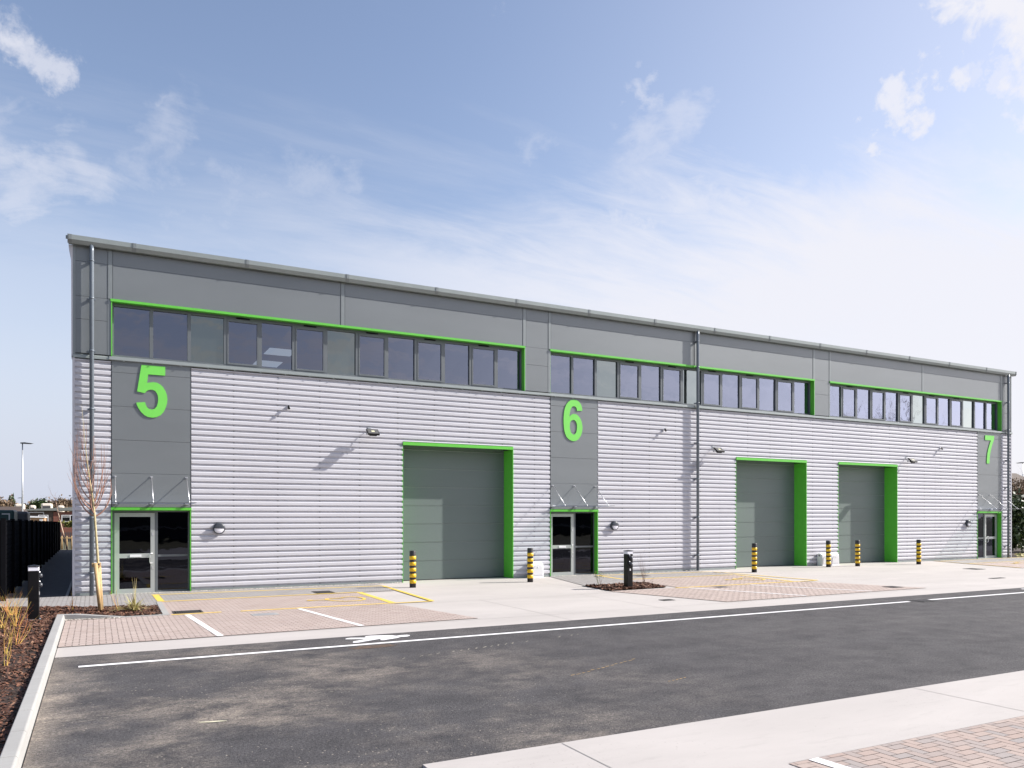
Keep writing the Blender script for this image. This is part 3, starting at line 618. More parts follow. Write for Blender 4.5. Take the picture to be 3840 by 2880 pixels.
def window(x0, x1, mirror, lab):
    zb, zt = 6.48, 7.965
    fr = MB(); n = 13; pitch = (x1 - x0 - .02) / n
    def X(u): return x1 - u if mirror else x0 + u
    def bx(mb, u0, u1, y0, y1, z0, z1):
        a, b = sorted((X(u0), X(u1))); mb.box(a, b, y0, y1, z0, z1)
    wd = x1 - x0
    bx(fr, .012, wd - .012, .19, .27, zb, zb + .07); bx(fr, .012, wd - .012, .19, .27, zt - .085, zt)
    for i in range(n + 1):
        u = .012 + i * pitch; w = .045
        a = max(.012, u - w); b = min(wd - .012, u + w)
        bx(fr, a, b, .185, .272, zb + .07, zt - .085)
    f = fr.build('window', M['frame'], B); tag(f, lab)
    sa = MB(); tv = MB()
    for i in range(n):
        u0 = .012 + i * pitch + .045; u1 = .012 + (i + 1) * pitch - .045; sash = i in (3, 5, 7, 9, 11)
        if i == 0: u0 += .0
        if sash:
            z0_, z1_ = zb + .07, zt - .085; t = .045
            bx(sa, u0 + .004, u1 - .004, .175, .235, z0_ + .004, z0_ + t + .01); bx(sa, u0 + .004, u1 - .004, .175, .235, z1_ - t - .03, z1_ - .004)
            bx(sa, u0 + .004, u0 + t, .175, .235, z0_ + t + .01, z1_ - t - .03); bx(sa, u1 - t, u1 - .004, .175, .235, z0_ + t + .01, z1_ - t - .03)
            bx(tv, (u0 + u1) / 2 - .19, (u0 + u1) / 2 + .19, .168, .189, zt - .06, zt - .03)
        m = M['spandrel'] if i in (2, 6) else M['glass']
        pb = MB(); a, b = sorted((X(u0 + (t if sash else 0)), X(u1 - (t if sash else 0)))); z0_ = zb + .07 + (t + .01 if sash else 0); z1_ = zt - .085 - (t + .03 if sash else 0)
        tilt = random.uniform(-.007, .007); yg = .245 if not sash else .215
        pb.add([(a, yg + tilt, z0_), (b, yg - tilt, z0_), (b, yg - tilt * .3, z1_), (a, yg + tilt * .5, z1_)], [(0, 1, 2, 3)]); pb.add([(a, yg + tilt + .02, z0_), (b, yg - tilt + .02, z0_), (b, yg + .02, z1_), (a, yg + .02, z1_)], [(3, 2, 1, 0)]) if False else None
        pb.build('pane', m, f)
    sa.build_boxes('sash', M['frame'], f, 4); tv.build_boxes('trickle_vent', M['blackm'], f)
    gs_ = MB(); gs_.box(x0 - .03, x1 + .02, -.035, .01, 7.955, 8.02); gs_.box(x0, x1, .01, .19, 7.967, 8.0)
    gs_.box(x0 - (.014 if x0 < 1 else -.001), x0 + .010, -.02 if x0 < 1 else .012, .19, 6.48, 7.967) ; gs_.box(x1 - .010, x1 + .012, -.02, .19, 6.48, 7.967)
    gs_.build('green_surround', M['green'], f)
    s2 = MB(); s2.box(x0 + .01, x1 - .01, .045, .20, 6.455, 6.482); s2.build('inner_sill', M['trim'], f)
window(*wins[0], False, 'window band over the door marked 5'); window(*wins[1], False, 'window band over the door marked 6'); window(*wins[2], True, 'window band over the door marked 7')
it = MB()
it.box(.3, 42, .35, 12.0, 6.1, 6.2); it.box(.3, 42, 12.0, 12.1, 6.2, 8.6); it.box(.3, 42, .35, 12.0, 8.45, 8.5)
for x in (.3, 14.1, 28.3, 41.95): it.box(x, x + .05, .35, 12, 6.2, 8.45)
it.build('office_floor', M['interior'], B)
for y_ in (6.4, 9.0):
    MB().box(6.3, 7.3, y_, y_ + 1.2, 8.425, 8.448).build('ceiling_light', M['ceilp'], B)

def roller(x0, x1, lab):
    d = MB(); zs = [.02, .65, 1.27, 1.88, 2.49, 3.10, 3.71, 4.33, 4.505]
    for a, b in zip(zs[:-1], zs[1:]):
        d.box(x0 + .01, x1 - .01, .655, .70, a + .006, b); d.box(x0 + .01, x1 - .01, .668, .70, a - .001, a + .006)
    o = d.build('roller_door', M['roller'], B); tag(o, lab)
    s_ = MB(); s_.box(x0 + .01, x1 - .01, .645, .70, .003, .022); s_.build('bottom_seal', M['rubber'], o)
    j = MB()
    for a in zs[1:-1]: j.add([(x0 + .012, .6535, a - .006), (x1 - .012, .6535, a - .006), (x1 - .012, .645, a + .004), (x0 + .012, .645, a + .004)], [(0, 1, 2, 3)])
    j.build('panel_lip', M['gut'], o)
    g_ = MB(); g_.box(x0 - .0, x1 + .0, -.03, .0, 4.415, 4.515); g_.box(x0, x1, 0.0, .655, 4.49, 4.515); g_.box(x0 - .004, x0 + .012, .002, .655, .004, 4.415); g_.box(x1 - .012, x1 + .012, -.012, .655, .004, 4.415)
    g_.build('green_surround', M['green'], o)
    k = MB(); k.box(x0 + .02, x1 - .02, .70, .75, 0, 4.5); k.build('door_back', M['dark'], o)
roller(*D5, 'big roller door between the doors marked 5 and 6'); roller(*D6, 'middle roller door, right of the tall downpipe'); roller(*D7, 'far right roller door')

def entrance(off, mirror, lab):
    def X(u): return 42.33 - u if mirror else u + off
    def bx(mb, u0, u1, y0, y1, z0, z1): a, b = sorted((X(u0), X(u1))); mb.box(a, b, y0, y1, z0, z1)
    f = MB(); bx(f, .932, .99, .20, .28, .017, 2.29); bx(f, 2.0, 2.075, .20, .28, .017, 2.29); bx(f, 2.86, 2.90, .20, .28, .017, 2.29); bx(f, .99, 2.0, .20, .28, 2.235, 2.29)
    bx(f, 2.075, 2.86, .20, .28, 2.25, 2.29); bx(f, 2.075, 2.86, .20, .28, .017, .065); bx(f, 2.075, 2.86, .205, .275, 1.0, 1.06)
    o = f.build('entrance_door', M['frame'], B); tag(o, lab)
    d = MB(); bx(d, .99, 1.11, .19, .25, .02, 2.225); bx(d, 1.89, 1.995, .19, .25, .02, 2.225); bx(d, 1.11, 1.89, .19, .25, .02, .13); bx(d, 1.11, 1.89, .19, .25, .98, 1.10); bx(d, 1.11, 1.89, .19, .25, 2.117, 2.225)
    d.build('door_leaf', M['doorm'], o)
    for a, b, z0, z1 in ((1.11, 1.89, .13, .98), (1.11, 1.89, 1.10, 2.117), (2.075, 2.86, .065, 1.0), (2.075, 2.86, 1.06, 2.25)):
        q = MB(); bx(q, a, b, .222, .230, z0, z1); q.build('glass_pane', M['dglass'], o)
    h = MB(); hx = X(1.90); s_ = -1 if not mirror else 1
    h.tube([(X(1.935), .19, .83), (X(1.935), .12, .83), (X(1.875), .10, .83), (X(1.865), .10, .87), (X(1.865), .10, 1.06), (X(1.875), .10, 1.10), (X(1.935), .12, 1.10), (X(1.935), .19, 1.10)], .013, 8)
    h.build('handle', M['chrome'], o)
    l = MB(); bx(l, 1.37, 1.66, .172, .19, 1.005, 1.07); l.build('letter_box', M['wplas'], o)
    k = MB(); bx(k, 1.925, 1.96, .182, .19, 1.60, 1.68); bx(k, 1.925, 1.96, .182, .19, .66, .73); k.build_boxes('lock', M['chrome'], o)
    g_ = MB(); bx(g_, .90, 2.93, -.03, .004, 2.30, 2.372); bx(g_, .92, 2.91, .004, .20, 2.292, 2.36); bx(g_, .912, .930, -.008, .25, .018, 2.30); bx(g_, 2.90, 2.918, -.008, .25, .018, 2.30)
    g_.build('green_surround', M['green'], o)
    r = MB(); bx(r, .6, 3.3, 3.0, 3.1, 0, 2.6); bx(r, .6, .62, .32, 3.0, 0, 2.6); bx(r, 3.28, 3.3, .32, 3.0, 0, 2.6); bx(r, .62, 3.28, .32, 3.0, 2.55, 2.6); bx(r, .62, 3.28, .61, 3.0, 0, .01); r.build('lobby', M['dark'], o)
entrance(0, False, 'glazed entrance door under the 5'); entrance(13.80, False, 'glazed entrance door under the 6'); entrance(0, True, 'glazed entrance door under the 7')

# number signs
N5 = [(1.65, 6.3), (2.25, 6.3), (2.25, 6.05), (1.82, 6.05), (1.79, 5.81), (1.87, 5.83), (1.95, 5.845), (2.04, 5.835), (2.12, 5.795), (2.19, 5.73), (2.25, 5.63), (2.29, 5.52), (2.305, 5.39), (2.295, 5.28), (2.26, 5.15), (2.205, 5.03), (2.13, 4.94), (2.03, 4.88), (1.92, 4.86), (1.81, 4.873), (1.72, 4.92), (1.64, 5.0), (1.575, 5.1), (1.535, 5.19), (1.52, 5.25), (1.74, 5.28), (1.755, 5.21), (1.79, 5.14), (1.84, 5.095), (1.91, 5.08), (1.98, 5.11), (2.035, 5.18), (2.06, 5.27), (2.07, 5.38), (2.062, 5.47), (2.035, 5.55), (1.985, 5.61), (1.93, 5.632), (1.88, 5.632), (1.81, 5.61), (1.77, 5.575), (1.74, 5.53), (1.7, 5.53), (1.54, 5.56)]
N6 = [(15.67, 6.31), (15.77, 6.3), (15.86, 6.265), (15.93, 6.21), (15.985, 6.13), (16.02, 6.03), (16.03, 5.93), (15.81, 5.91), (15.795, 5.99), (15.76, 6.045), (15.715, 6.07), (15.67, 6.075), (15.615, 6.055), (15.57, 6.01), (15.53, 5.93), (15.505, 5.82), (15.49, 5.68), (15.54, 5.735), (15.6, 5.775), (15.67, 5.795), (15.77, 5.785), (15.86, 5.74), (15.94, 5.655), (16.0, 5.54), (16.035, 5.39), (16.04, 5.29), (16.015, 5.14), (15.96, 5.01), (15.87, 4.9), (15.77, 4.84), (15.67, 4.82), (15.58, 4.83), (15.47, 4.875), (15.37, 4.96), (15.3, 5.09), (15.26, 5.26), (15.245, 5.47), (15.245, 5.63), (15.26, 5.81), (15.295, 5.97), (15.35, 6.1), (15.43, 6.2), (15.54, 6.28)]
H6 = [(15.66, 5.58), (15.71, 5.57), (15.765, 5.52), (15.8, 5.44), (15.81, 5.35), (15.8, 5.23), (15.77, 5.13), (15.72, 5.07), (15.67, 5.05), (15.61, 5.07), (15.55, 5.13), (15.515, 5.23), (15.5, 5.34), (15.51, 5.46), (15.55, 5.53), (15.6, 5.57)]
N7 = [(40.01, 6.2), (40.76, 6.2), (40.76, 6.02), (40.70, 5.92), (40.61, 5.75), (40.53, 5.57), (40.46, 5.38), (40.41, 5.2), (40.38, 4.99), (40.37, 4.79), (40.15, 4.79), (40.16, 5.04), (40.2, 5.29), (40.28, 5.53), (40.37, 5.73), (40.49, 5.96), (40.01, 5.96)]
def numeral(outs, lab, nm):
    cu = bpy.data.curves.new('num', 'CURVE'); cu.dimensions = '2D'; cu.fill_mode = 'BOTH'; cu.extrude = .008
    cx = sum(p[0] for p in outs[0]) / len(outs[0]); cz = min(p[1] for p in outs[0])
    for pts in outs:
        sp = cu.splines.new('POLY'); sp.points.add(len(pts) - 1); sp.use_cyclic_u = True
        for i, p in enumerate(pts): sp.points[i].co = (p[0] - cx, p[1] - cz, 0, 1)
    t = bpy.data.objects.new('tmp', cu); COL.objects.link(t); dg = bpy.context.evaluated_depsgraph_get()
    me = bpy.data.meshes.new_from_object(t.evaluated_get(dg)); bpy.data.objects.remove(t)
    me.transform(Matrix.Rotation(R(90), 4, 'X')); me.materials.clear(); me.materials.append(M['green2'])
    o = bpy.data.objects.new('number_sign', me); COL.objects.link(o); o.location = (cx, -.012, cz)
    tag(o, lab, 'number sign', 'green unit numbers on the wall')
    return o
M['green2'] = mat('number_green', (.165, .62, .085), .5, 0, .03)
numeral([N5], 'large bright green numeral 5 on the grey panel at left', '5'); numeral([N6, H6], 'large bright green numeral 6 on the middle grey panel', '6'); numeral([N7], 'bright green numeral 7 on the grey panel at the far right', '7')

# canopies
def canopy(off, mirror, lab):
    c = thing('glass_canopy', (0, 0, 0), lab, 'canopy', 'glass canopies over the entrance doors')
    def X(u): return 42.33 - u if mirror else u + off
    c.location = (X(1.9), 0, 2.5); L_ = lambda u: X(u) - X(1.9)
    a, b = sorted((L_(.93), L_(2.96)))
    g_ = MB(); g_.prism([(-.06, -.025), (-1.0, -.005), (-1.0, .008), (-.06, -.012)], a, b); recalc(g_.build('glass_sheet', M['cglass'], c))
    e = MB(); e.box(a, b, -1.006, -1.0, -.008, .010); e.build('glass_edge', M['frame'], c)
    for u in (1.0, 1.9, 2.8):
        x = L_(u); rd = MB(); rd.tube([(x, -.03, .71), (x, -.84, .02)], .011, 6); o = rd.build('tie_rod', M['chrome'], c)
        f = MB(); f.box(x - .035, x + .035, -.016, .004, .705, .735); f.tube([(x, -.012, .72), (x, -.07, .675)], .011, 6); f.tube([(x, -.79, .068), (x, -.85, .02)], .011, 6); f.tube([(x, -.85, -.02), (x, -.85, .03)], .014, 8)
        f.tube([(x - .035, -.09, -.025), (x - .035, -.09, .022)], .013, 8); f.tube([(x + .035, -.09, -.025), (x + .035, -.09, .022)], .013, 8); f.box(x - .045, x + .045, -.11, .004, -.04, -.027)
        f.build('rod_fixing', M['chrome'], o)
canopy(0, False, 'glass canopy on steel rods over the door marked 5'); canopy(13.80, False, 'glass canopy on steel rods over the door marked 6'); canopy(0, True, 'glass canopy on steel rods over the door marked 7')

# wall fittings
def bulkhead(loc, lab):
    t = thing('bulkhead_light', loc, lab, 'wall light', 'round half-hooded wall lights')
    MB().lathe([(0, .0), (.168, .0), (.168, .05), (.155, .085), (.150, .095), (.140, .095), (.140, .07)], sides=32, axis='y').build('housing', M['dk'], t)
    MB().lathe([(.139, .080), (.12, .094), (.07, .104), (0, .107)], sides=32, axis='y', a0=math.pi, a1=2 * math.pi).build('lens', M['lens'], t)
    h = MB().lathe([(.158, .086), (.155, .098), (.13, .108), (.07, .114), (0, .116)], sides=32, axis='y', a0=0, a1=math.pi)
    h.add([(.158, -.086, 0), (.155, -.098, 0), (.13, -.108, 0), (.07, -.114, 0), (0, -.116, 0), (-.07, -.114, 0), (-.13, -.108, 0), (-.155, -.098, 0), (-.158, -.086, 0)], [tuple(range(9))]); h.build('hood', M['dk'], t)
M['dk'] = mat('dark_blue_grey_plastic', (.045, .05, .062), .35, 0, .05)
bulkhead((3.667, 0, 1.785), 'round wall light with black hood, right of the door marked 5'); bulkhead((17.43, 0, 1.785), 'round wall light with black hood, right of the door marked 6'); bulkhead((38.60, 0, 1.78), 'round wall light with black hood, left of the door marked 7')
def camera_(loc, lab):
    t = thing('security_camera', loc, lab, 'camera', 'small security cameras on the wall')
    b = MB(); b.lathe([(0, 0), (.045, 0), (.05, .02), (.04, .04), (0, .045)], sides=16, axis='y'); b.tube([(0, -.04, 0), (0, -.07, .03), (0, -.08, .02)], .018, 8); b.build('mount', M['wplas'], t)
    MB().tube([(0, -.065, .035), (0, -.13, -.06)], [.03, .036], 12).build('camera_body', M['black'], t)
camera_((5.62, .0, 5.39), 'tiny black and white camera above left of the big roller door'); camera_((19.74, .0, 5.44), 'tiny camera high on the wall between the 6 and the tall downpipe'); camera_((36.45, .0, 5.40), 'tiny camera high on the wall left of the 7')
def flood(loc, lab):
    t = thing('floodlight', loc, lab, 'floodlight', 'black floodlights on the wall')
    a = MB(); a.box(-.05, .05, -.012, .035, .10, .20); a.tube([(0, -.01, .15), (0, -.12, .12), (0, -.2, -.02)], .014, 8); a.box(-.17, .17, -.22, -.19, -.05, -.035); a.box(-.17, -.155, -.25, -.18, -.05, .03); a.box(.155, .17, -.25, -.18, -.05, .03); a.build('bracket', M['galv'], t)
    rot = Matrix.Rotation(R(-52), 4, 'X')
    def tr(mb): mb.v = [tuple(rot @ Vector(v) + Vector((0, -.34, .02))) for v in mb.v]; return mb
    b = MB(); b.box(-.185, .185, -.025, .025, -.14, .14); b.prism([(-.12, -.09), (.12, -.09), (.09, .06), (-.09, .06)], .025, .085, 'y') 
    for i in range(6): b.box(-.10 + i * .036, -.09 + i * .036, .085, .10, -.08, .05)
    o = tr(b).build('lamp_body', M['black'], t)
    tr(MB().box(-.165, .165, -.029, -.0255, -.12, .12)).build('lamp_glass', M['fl'], t)
    tr(MB().box(-.05, .05, -.033, -.0295, -.035, .035)).build('led_panel', M['led'], t)
M['fl'] = mat('smoked_reflector', (.10, .10, .10), .15, 0, .05); M['led'] = mat('yellowish_led', (.62, .60, .42), .4, 0, .05)
flood((8.13, 0, 4.72), 'black floodlight on the wall above left of the big roller door'); flood((22.2, 0, 4.72), 'black floodlight between the tall downpipe and the middle roller door'); flood((33.95, 0, 4.70), 'black floodlight above right of the far right roller door')

# striped bollards
def bollard():
    t = thing('bollard', (0, 0, 0), 'x', 'bollard', 'black and yellow striped bollards')
    r = .095
    b = MB().lathe([(0, -.02), (r, -.02), (r, 1.085), (r - .006, 1.10), (r - .03, 1.104), (0, 1.104)], sides=28); b.build('post', M['rubber'], t)
    zs = [(.125, .235), (.305, .415), (.485, .59), (.66, .765), (.84, .945)]
    for z0, z1 in zs: MB().lathe([(r, z0), (r + .0035, z0 + .001), (r + .0035, z1 - .001), (r, z1)], sides=28).build('yellow_band', M['byel'], t)
    return t
b0 = bollard()
for i, (x, yy, lab) in enumerate([(8.93, -1.70, 'striped bollard at the left side of the big roller door'), (13.0, -1.61, 'striped bollard at the right side of the big roller door, beside a white box'), (22.69, -1.72, 'striped bollard at the left side of the middle roller door'),
                                  (27.75, -.86, 'striped bollard in front of the two white boxes'), (29.32, -1.04, 'striped bollard at the left side of the far right roller door'), (32.84, -1.41, 'striped bollard at the right side of the far right roller door')]):
    o = b0 if i == 0 else copy_tree(b0); o.location = (x, yy, 0); o['label'] = lab; o.rotation_euler = (R(random.uniform(-.5, .5)), R(random.uniform(-.5, .5)), random.uniform(0, 6))

# lit service bollards with sockets (socket face = local -Y)
def service(loc, rz, lab):
    t = thing('service_bollard', loc, lab, 'light bollard', 'black service bollards with light heads', rz)
    MB().box(-.097, .097, -.097, .097, 0, .99).build('post', M['black'], t, .008)
    MB().box(-.094, .094, -.094, .094, .99, 1.075).build('light_band', M['lens'], t, .006)
    c = MB().box(-.104, .104, -.104, .104, 1.075, 1.088); c.prism([(-.104, -.104), (.104, -.104), (.104, .104), (-.104, .104)], 1.088, 1.0885, 'z'); c.add([(-.104, -.104, 1.088), (.104, -.104, 1.088), (.104, .104, 1.088), (-.104, .104, 1.088), (0, 0, 1.112)], [(0, 1, 4), (1, 2, 4), (2, 3, 4), (3, 0, 4)]); c.build('cap', M['black'], t)
    for z in (.885, .695):
        s_ = MB(); s_.lathe([(.05, 0), (.048, .03), (.03, .055), (0, .06)], (.03, -.097, z), 14, 'y'); s_.box(-.055, .01, -.125, -.097, z + .02, z + .07); s_.build('socket', M['dk'], t)
        MB().lathe([(.018, 0), (.016, .018), (0, .022)], (-.03, -.097, z + .075), 10, 'y').build('switch', M['chrome'], t)
    MB().box(-.02, .02, -.103, -.097, .50, .56).build('label_plate', M['wplas'], t)
    MB().box(-.13, .13, -.13, .13, -.02, .012).build('base_plate', M['galv'], t)
service((-.572, -5.26, .035), R(90), 'black square light bollard in the mulch bed at the left edge'); service((14.455, -4.95, .03), R(0), 'black square light bollard in the small mulch island in front of the door marked 6')

# white meter boxes
def meter(loc, lab, w=.47):
    t = thing('meter_box', loc, lab, 'meter box', 'white meter boxes at the foot of the wall')
    b = MB(); b.prism([(-.0, -.01), (-.0, .50), (-.10, .56), (-.28, .47), (-.30, -.01)], 0, w); recalc(b.build('box', M['wplas'], t, .012))
    d = MB(); pts = [(.04, .10)] + [(w / 2 + (w / 2 - .04) * math.cos(a), .24 + .20 * math.sin(a)) for a in [math.pi * (1 - k / 12) for k in range(13)]] + [(w - .04, .10)]
    d.prism(pts, -.306, -.294, 'y'); recalc(d.build('door', M['cream2'], t))
    q = MB(); q.lathe([(0, 0), (.02, 0), (.018, .012), (0, .014)], (w / 2, -.306, .37), 10, 'y'); q.box(.02, w - .02, -.303, -.297, .085, .092); q.build('latch', M['wplas'], t)
    MB().tube([(-.004, -.12, .44), (.01, -.12, .44)], .034, 14).build('vent_hole', M['blackm'], t)
    return t
M['cream2'] = mat('white_door_plastic', (.64, .64, .65), .5, 0, .03)
meter((13.80, 0, 0), 'white meter box between the striped bollard and the door marked 6'); meter((28.05, 0, 0), 'left one of the two white meter boxes, with a round vent in its side'); meter((28.62, 0, 0), 'right of the two white meter boxes, against the far right roller door')

# drains, manholes
def grate(name, x0, y0, x1, y1, z, lab, n=9, grp='cast iron drain covers'):
    b = MB(); fr_ = .03
    b.box(x0, x1, y0, y0 + fr_, z, z + .006); b.box(x0, x1, y1 - fr_, y1, z, z + .006); b.box(x0, x0 + fr_, y0 + fr_, y1 - fr_, z, z + .006); b.box(x1 - fr_, x1, y0 + fr_, y1 - fr_, z, z + .006)
    w = (x1 - x0 - 2 * fr_) / n
    for i in range(1, n): b.box(x0 + fr_ + i * w - w * .28, x0 + fr_ + i * w + w * .28, y0 + fr_, y1 - fr_, z, z + .005)
    m_ = (y0 + y1) / 2; b.box(x0 + fr_, x1 - fr_, m_ - .012, m_ + .012, z + .0051, z + .007)
    o = b.build(name, M['iron']); tag(o, lab, 'drain cover', grp); MB().poly([(x0 + .01, y0 + .01), (x1 - .01, y0 + .01), (x1 - .01, y1 - .01), (x0 + .01, y1 - .01)], z - .001).build('pit', M['blackm'], o)
grate('drain_grate', 2.04, -5.42, 2.64, -4.92, .016, 'dark drain grate in the red blocks beside the left planting bed', 12)
grate('drain_grate', 5.90, -2.40, 6.40, -1.72, .016, 'drain grate against the yellow line in the grey blocks', 10)
grate('drain_grate', 18.72, -11.42, 19.25, -11.04, .004, 'drain grate in the gap of the white road line', 10)
grate('drain_grate', 21.42, -8.60, 21.88, -8.18, .016, 'drain grate at the far point of the red blocks, in front of the middle roller door'.replace(', in front of', ' by'), 9)
grate('drain_grate', 31.6, -4.8, 32.2, -4.2, .006, 'drain grate out on the pale concrete in front of the far right roller door', 9)
grate('drain_grate', 27.6, -7.85, 28.3, -7.65, .006, 'narrow drain grate near the road at right', 9)
grate('drain_grate', 13.2, -8.2, 13.55, -7.95, .006, 'small drain grate in the concrete below the mulch island', 7)
grate('drain_grate', 17.45, -1.5, 17.95, -1.1, .016, 'drain grate in the grey blocks behind the mulch island', 8)
mh = MB(); mh.box(3.50, 4.05, -6.60, -6.22, .012, .018); o = mh.build('manhole_cover', M['kerbc']); tag(o, 'pale framed inspection cover in the red blocks between the white bay lines', 'manhole cover'); MB().box(3.56, 3.99, -6.55, -6.27, .018, .0195).build('cover_plate', M['galv'], o)
mh = MB(); mh.box(16.88, 17.3, -6.15, -5.83, .012, .018); tag(mh.build('manhole_cover', M['iron']), 'small dark inspection cover beside the near yellow bay line', 'manhole cover')

# ---------------------------------------------------------------- fence
F = thing('metal_fence', (-1.5, -.6, 0), 'tall black metal screen fence running back along the shaded path', 'fence')
fn = MB(); yy = 0.0; H0 = 2.03; N_ = 14; stp = 33.8 / N_
for i in range(N_):
    a, b = i * stp + .04, (i + 1) * stp - .04; z1 = H0 - .021 * i - .02
    for k in range(16): 
        za = .08 + k * (z1 - .1) / 16; fn.box(-.03, -.012, a, b, za, za + (z1 - .1) / 16 - .012)
    fn.box(-.05, -.032, a, b, .05, z1)
    fn.box(-.06, -.0, a, b, z1, z1 + .02)
fn.build('screen_panels', M['blackm'], F)
for i in range(N_ + 1): MB().box(-.06, .05, i * stp - .04, i * stp + .04, 0, H0 - .021 * i + .05).build('post', M['blackm'], F)
F2 = MB(); F2.box(-9, -.065, .28, .33, .05, 2.0); F2.box(-9, -.065, .26, .35, 1.98, 2.03)
for k in range(14): F2.box(-9, -.065, .262, .28, .1 + k * .135, .2 + k * .135)
F2.build('return_panel', M['blackm'], F)

# ---------------------------------------------------------------- tree with stakes
def twigs(mb, base, d, length, rad, depth, spread=.35, up=.35, seglen=.12, sides=4, kids=3):
    p = Vector(base); d = Vector(d).normalized(); n = max(3, int(length / seglen)); pts = [p.copy()]; rs = [rad]
    for i in range(n):
        d = (d + Vector((random.gauss(0, .06), random.gauss(0, .06), random.gauss(0, .04) + up * .12))).normalized(); p = p + d * (length / n); pts.append(p.copy()); rs.append(rad * (1 - .75 * (i + 1) / n))
        if depth > 0 and i > 0 and random.random() < kids / n:
            s_ = Vector((random.gauss(0, 1), random.gauss(0, 1), random.uniform(0, .6))).normalized()
            twigs(mb, p, d * (1 - spread) + s_ * spread, length * random.uniform(.35, .6), rs[-1] * .65, depth - 1, spread, up, seglen, 3, kids)
    mb.tube(pts, rs, sides, False)
T = thing('young_tree', (.62, -4.28, .03), 'bare young tree with upswept pinkish twigs, tied to stakes in front of the downpipe', 'tree')
tr_ = MB(); LV = [(.615, 0.0), (.60, .65), (.585, 1.09), (.542, 1.755), (.520, 2.1), (.471, 2.571), (.410, 2.996), (.377, 3.279), (.323, 3.808), (.268, 4.548)]
off = Vector((.62, -4.28, .03))
tp = [Vector((x, -4.235 + .02 * math.sin(z * 2), z + .03)) - off for x, z in LV]
tr_.tube(tp, [.034, .031, .029, .026, .026, .020, .014, .010, .006, .002], 10)
for z in (.9, 1.3, 1.5, 1.85): 
    x = .60 - .04 * z; 
tr_.build('trunk', M['bark'], T)
cr_ = MB(); rr = random.Random(5)
def arc(h0, ang, reach, top, rad, bow=1.0):
    # a limb that leaves the trunk outward, then sweeps up
    i = [k for k in range(len(LV) - 1) if LV[k][1] <= h0][-1]; t = (h0 - LV[i][1]) / (LV[i + 1][1] - LV[i][1]); bx_ = LV[i][0] + (LV[i + 1][0] - LV[i][0]) * t
    d = Vector((math.cos(ang), math.sin(ang), 0)); P0 = Vector((bx_, -4.235, h0 + .03)) - off; pts = []; rs = []; n = 14
    wx, wy = rr.uniform(-.03, .03), rr.uniform(-.03, .03)
    for k in range(n + 1):
        t = k / n; out = reach * (1 - (1 - t) ** 2.6) - reach * .25 * max(0, t - .6) * bow; z = (top - h0) * (t ** 1.35)
        pts.append(P0 + d * out + Vector((math.sin(t * 5) * wx, math.cos(t * 4) * wy - wy, z))); rs.append(rad * 1.4 * (1 - .78 * t))
    cr_.tube(pts, rs, 5, False)
    for _ in range(rr.randint(2, 4)):
        k = rr.randint(3, 9); a2 = ang + rr.uniform(-1.4, 1.4); L = (top - h0) * rr.uniform(.25, .5); dd = Vector((math.cos(a2) * .45, math.sin(a2) * .45, 1)).normalized(); q = [pts[k]]
        for s_ in range(6): dd = (dd + Vector((rr.gauss(0, .05), rr.gauss(0, .05), .05))).normalized(); q.append(q[-1] + dd * L / 6)
        cr_.tube(q, [rs[k] * .6 * (1 - .8 * s_ / 6) for s_ in range(7)], 4, False)
for i, (h0, ang, reach, top, rad) in enumerate([(2.10, 3.05, .42, 3.35, .013), (2.10, .05, .34, 2.95, .013), (2.14, 1.4, .3, 3.2, .011), (2.16, 4.4, .32, 3.1, .011), (2.22, 2.6, .50, 3.75, .012), (2.25, .6, .28, 3.45, .011), (2.3, 5.5, .26, 3.7, .011),
        (2.34, 3.6, .42, 3.3, .010), (2.42, .2, .22, 3.75, .010), (2.45, 3.0, .36, 3.9, .010), (2.52, 2.0, .26, 3.7, .009), (2.6, 4.9, .22, 3.85, .009), (2.66, 3.3, .30, 4.0, .008), (2.75, 1.0, .16, 3.7, .008), (2.85, 2.9, .2, 4.1, .007), (2.95, 3.9, .18, 4.05, .006), (3.1, .3, .12, 3.9, .006), (3.25, 3.1, .14, 4.3, .005), (3.4, 2.4, .1, 4.2, .005), (3.6, 5, .06, 4.3, .004)]):
    arc(h0, ang, reach, top, rad)
cr_.build('crown', M['twig'], T)
K = thing('tree_stakes', (.60, -4.28, .03), 'two round timber stakes with a crossbar holding the young tree', 'tree stake')
MB().tube([(.036, -.02, -.05), (-.066, -.02, 1.065)], .042, 12).build('stake', M['timber'], K)
MB().tube([(.06, .13, -.05), (.005, .13, 1.07)], .038, 12).build('stake', M['timber'], K)
MB().box(-.135, .04, .02, .055, .98, 1.07).build('crossbar', M['timber'], K)
MB().lathe([(.038, -.015), (.044, -.015), (.044, .015), (.038, .015)], (-.015, .045, 1.04), 12).build('tie', M['rubber'], K)

# ---------------------------------------------------------------- planting
def stems(loc, n, h, spread, m, lab, name='dogwood_shrub', cat='shrub', grp='orange stemmed shrubs in the mulch', kids=3, rad=.006, cf=None):
    mb = MB()
    for i in range(n):
        a = random.uniform(0, 6.28); d = Vector((math.cos(a) * spread, math.sin(a) * spread, 1)) 
        twigs(mb, (random.uniform(-.04, .04), random.uniform(-.04, .04), -.02), d, h * random.uniform(.6, 1.05), rad, 1, .4, .5, .07, 4, kids)
    o = mb.build(name, m); o.location = loc; return tag(o, lab, cat, grp)
stems((-.80, -6.35, .03), 9, .66, .55, M['stemy'], 'dense orange-yellow twiggy shrub in front of the black light bollard')
stems((-1.04, -4.3, .03), 10, .55, .6, M['stemy'], 'orange twiggy shrub behind the black light bollard at the left')
stems((-.99, -6.5, .03), 8, .62, .55, M['stemy'], 'orange twiggy shrub cut by the left edge of the photo')
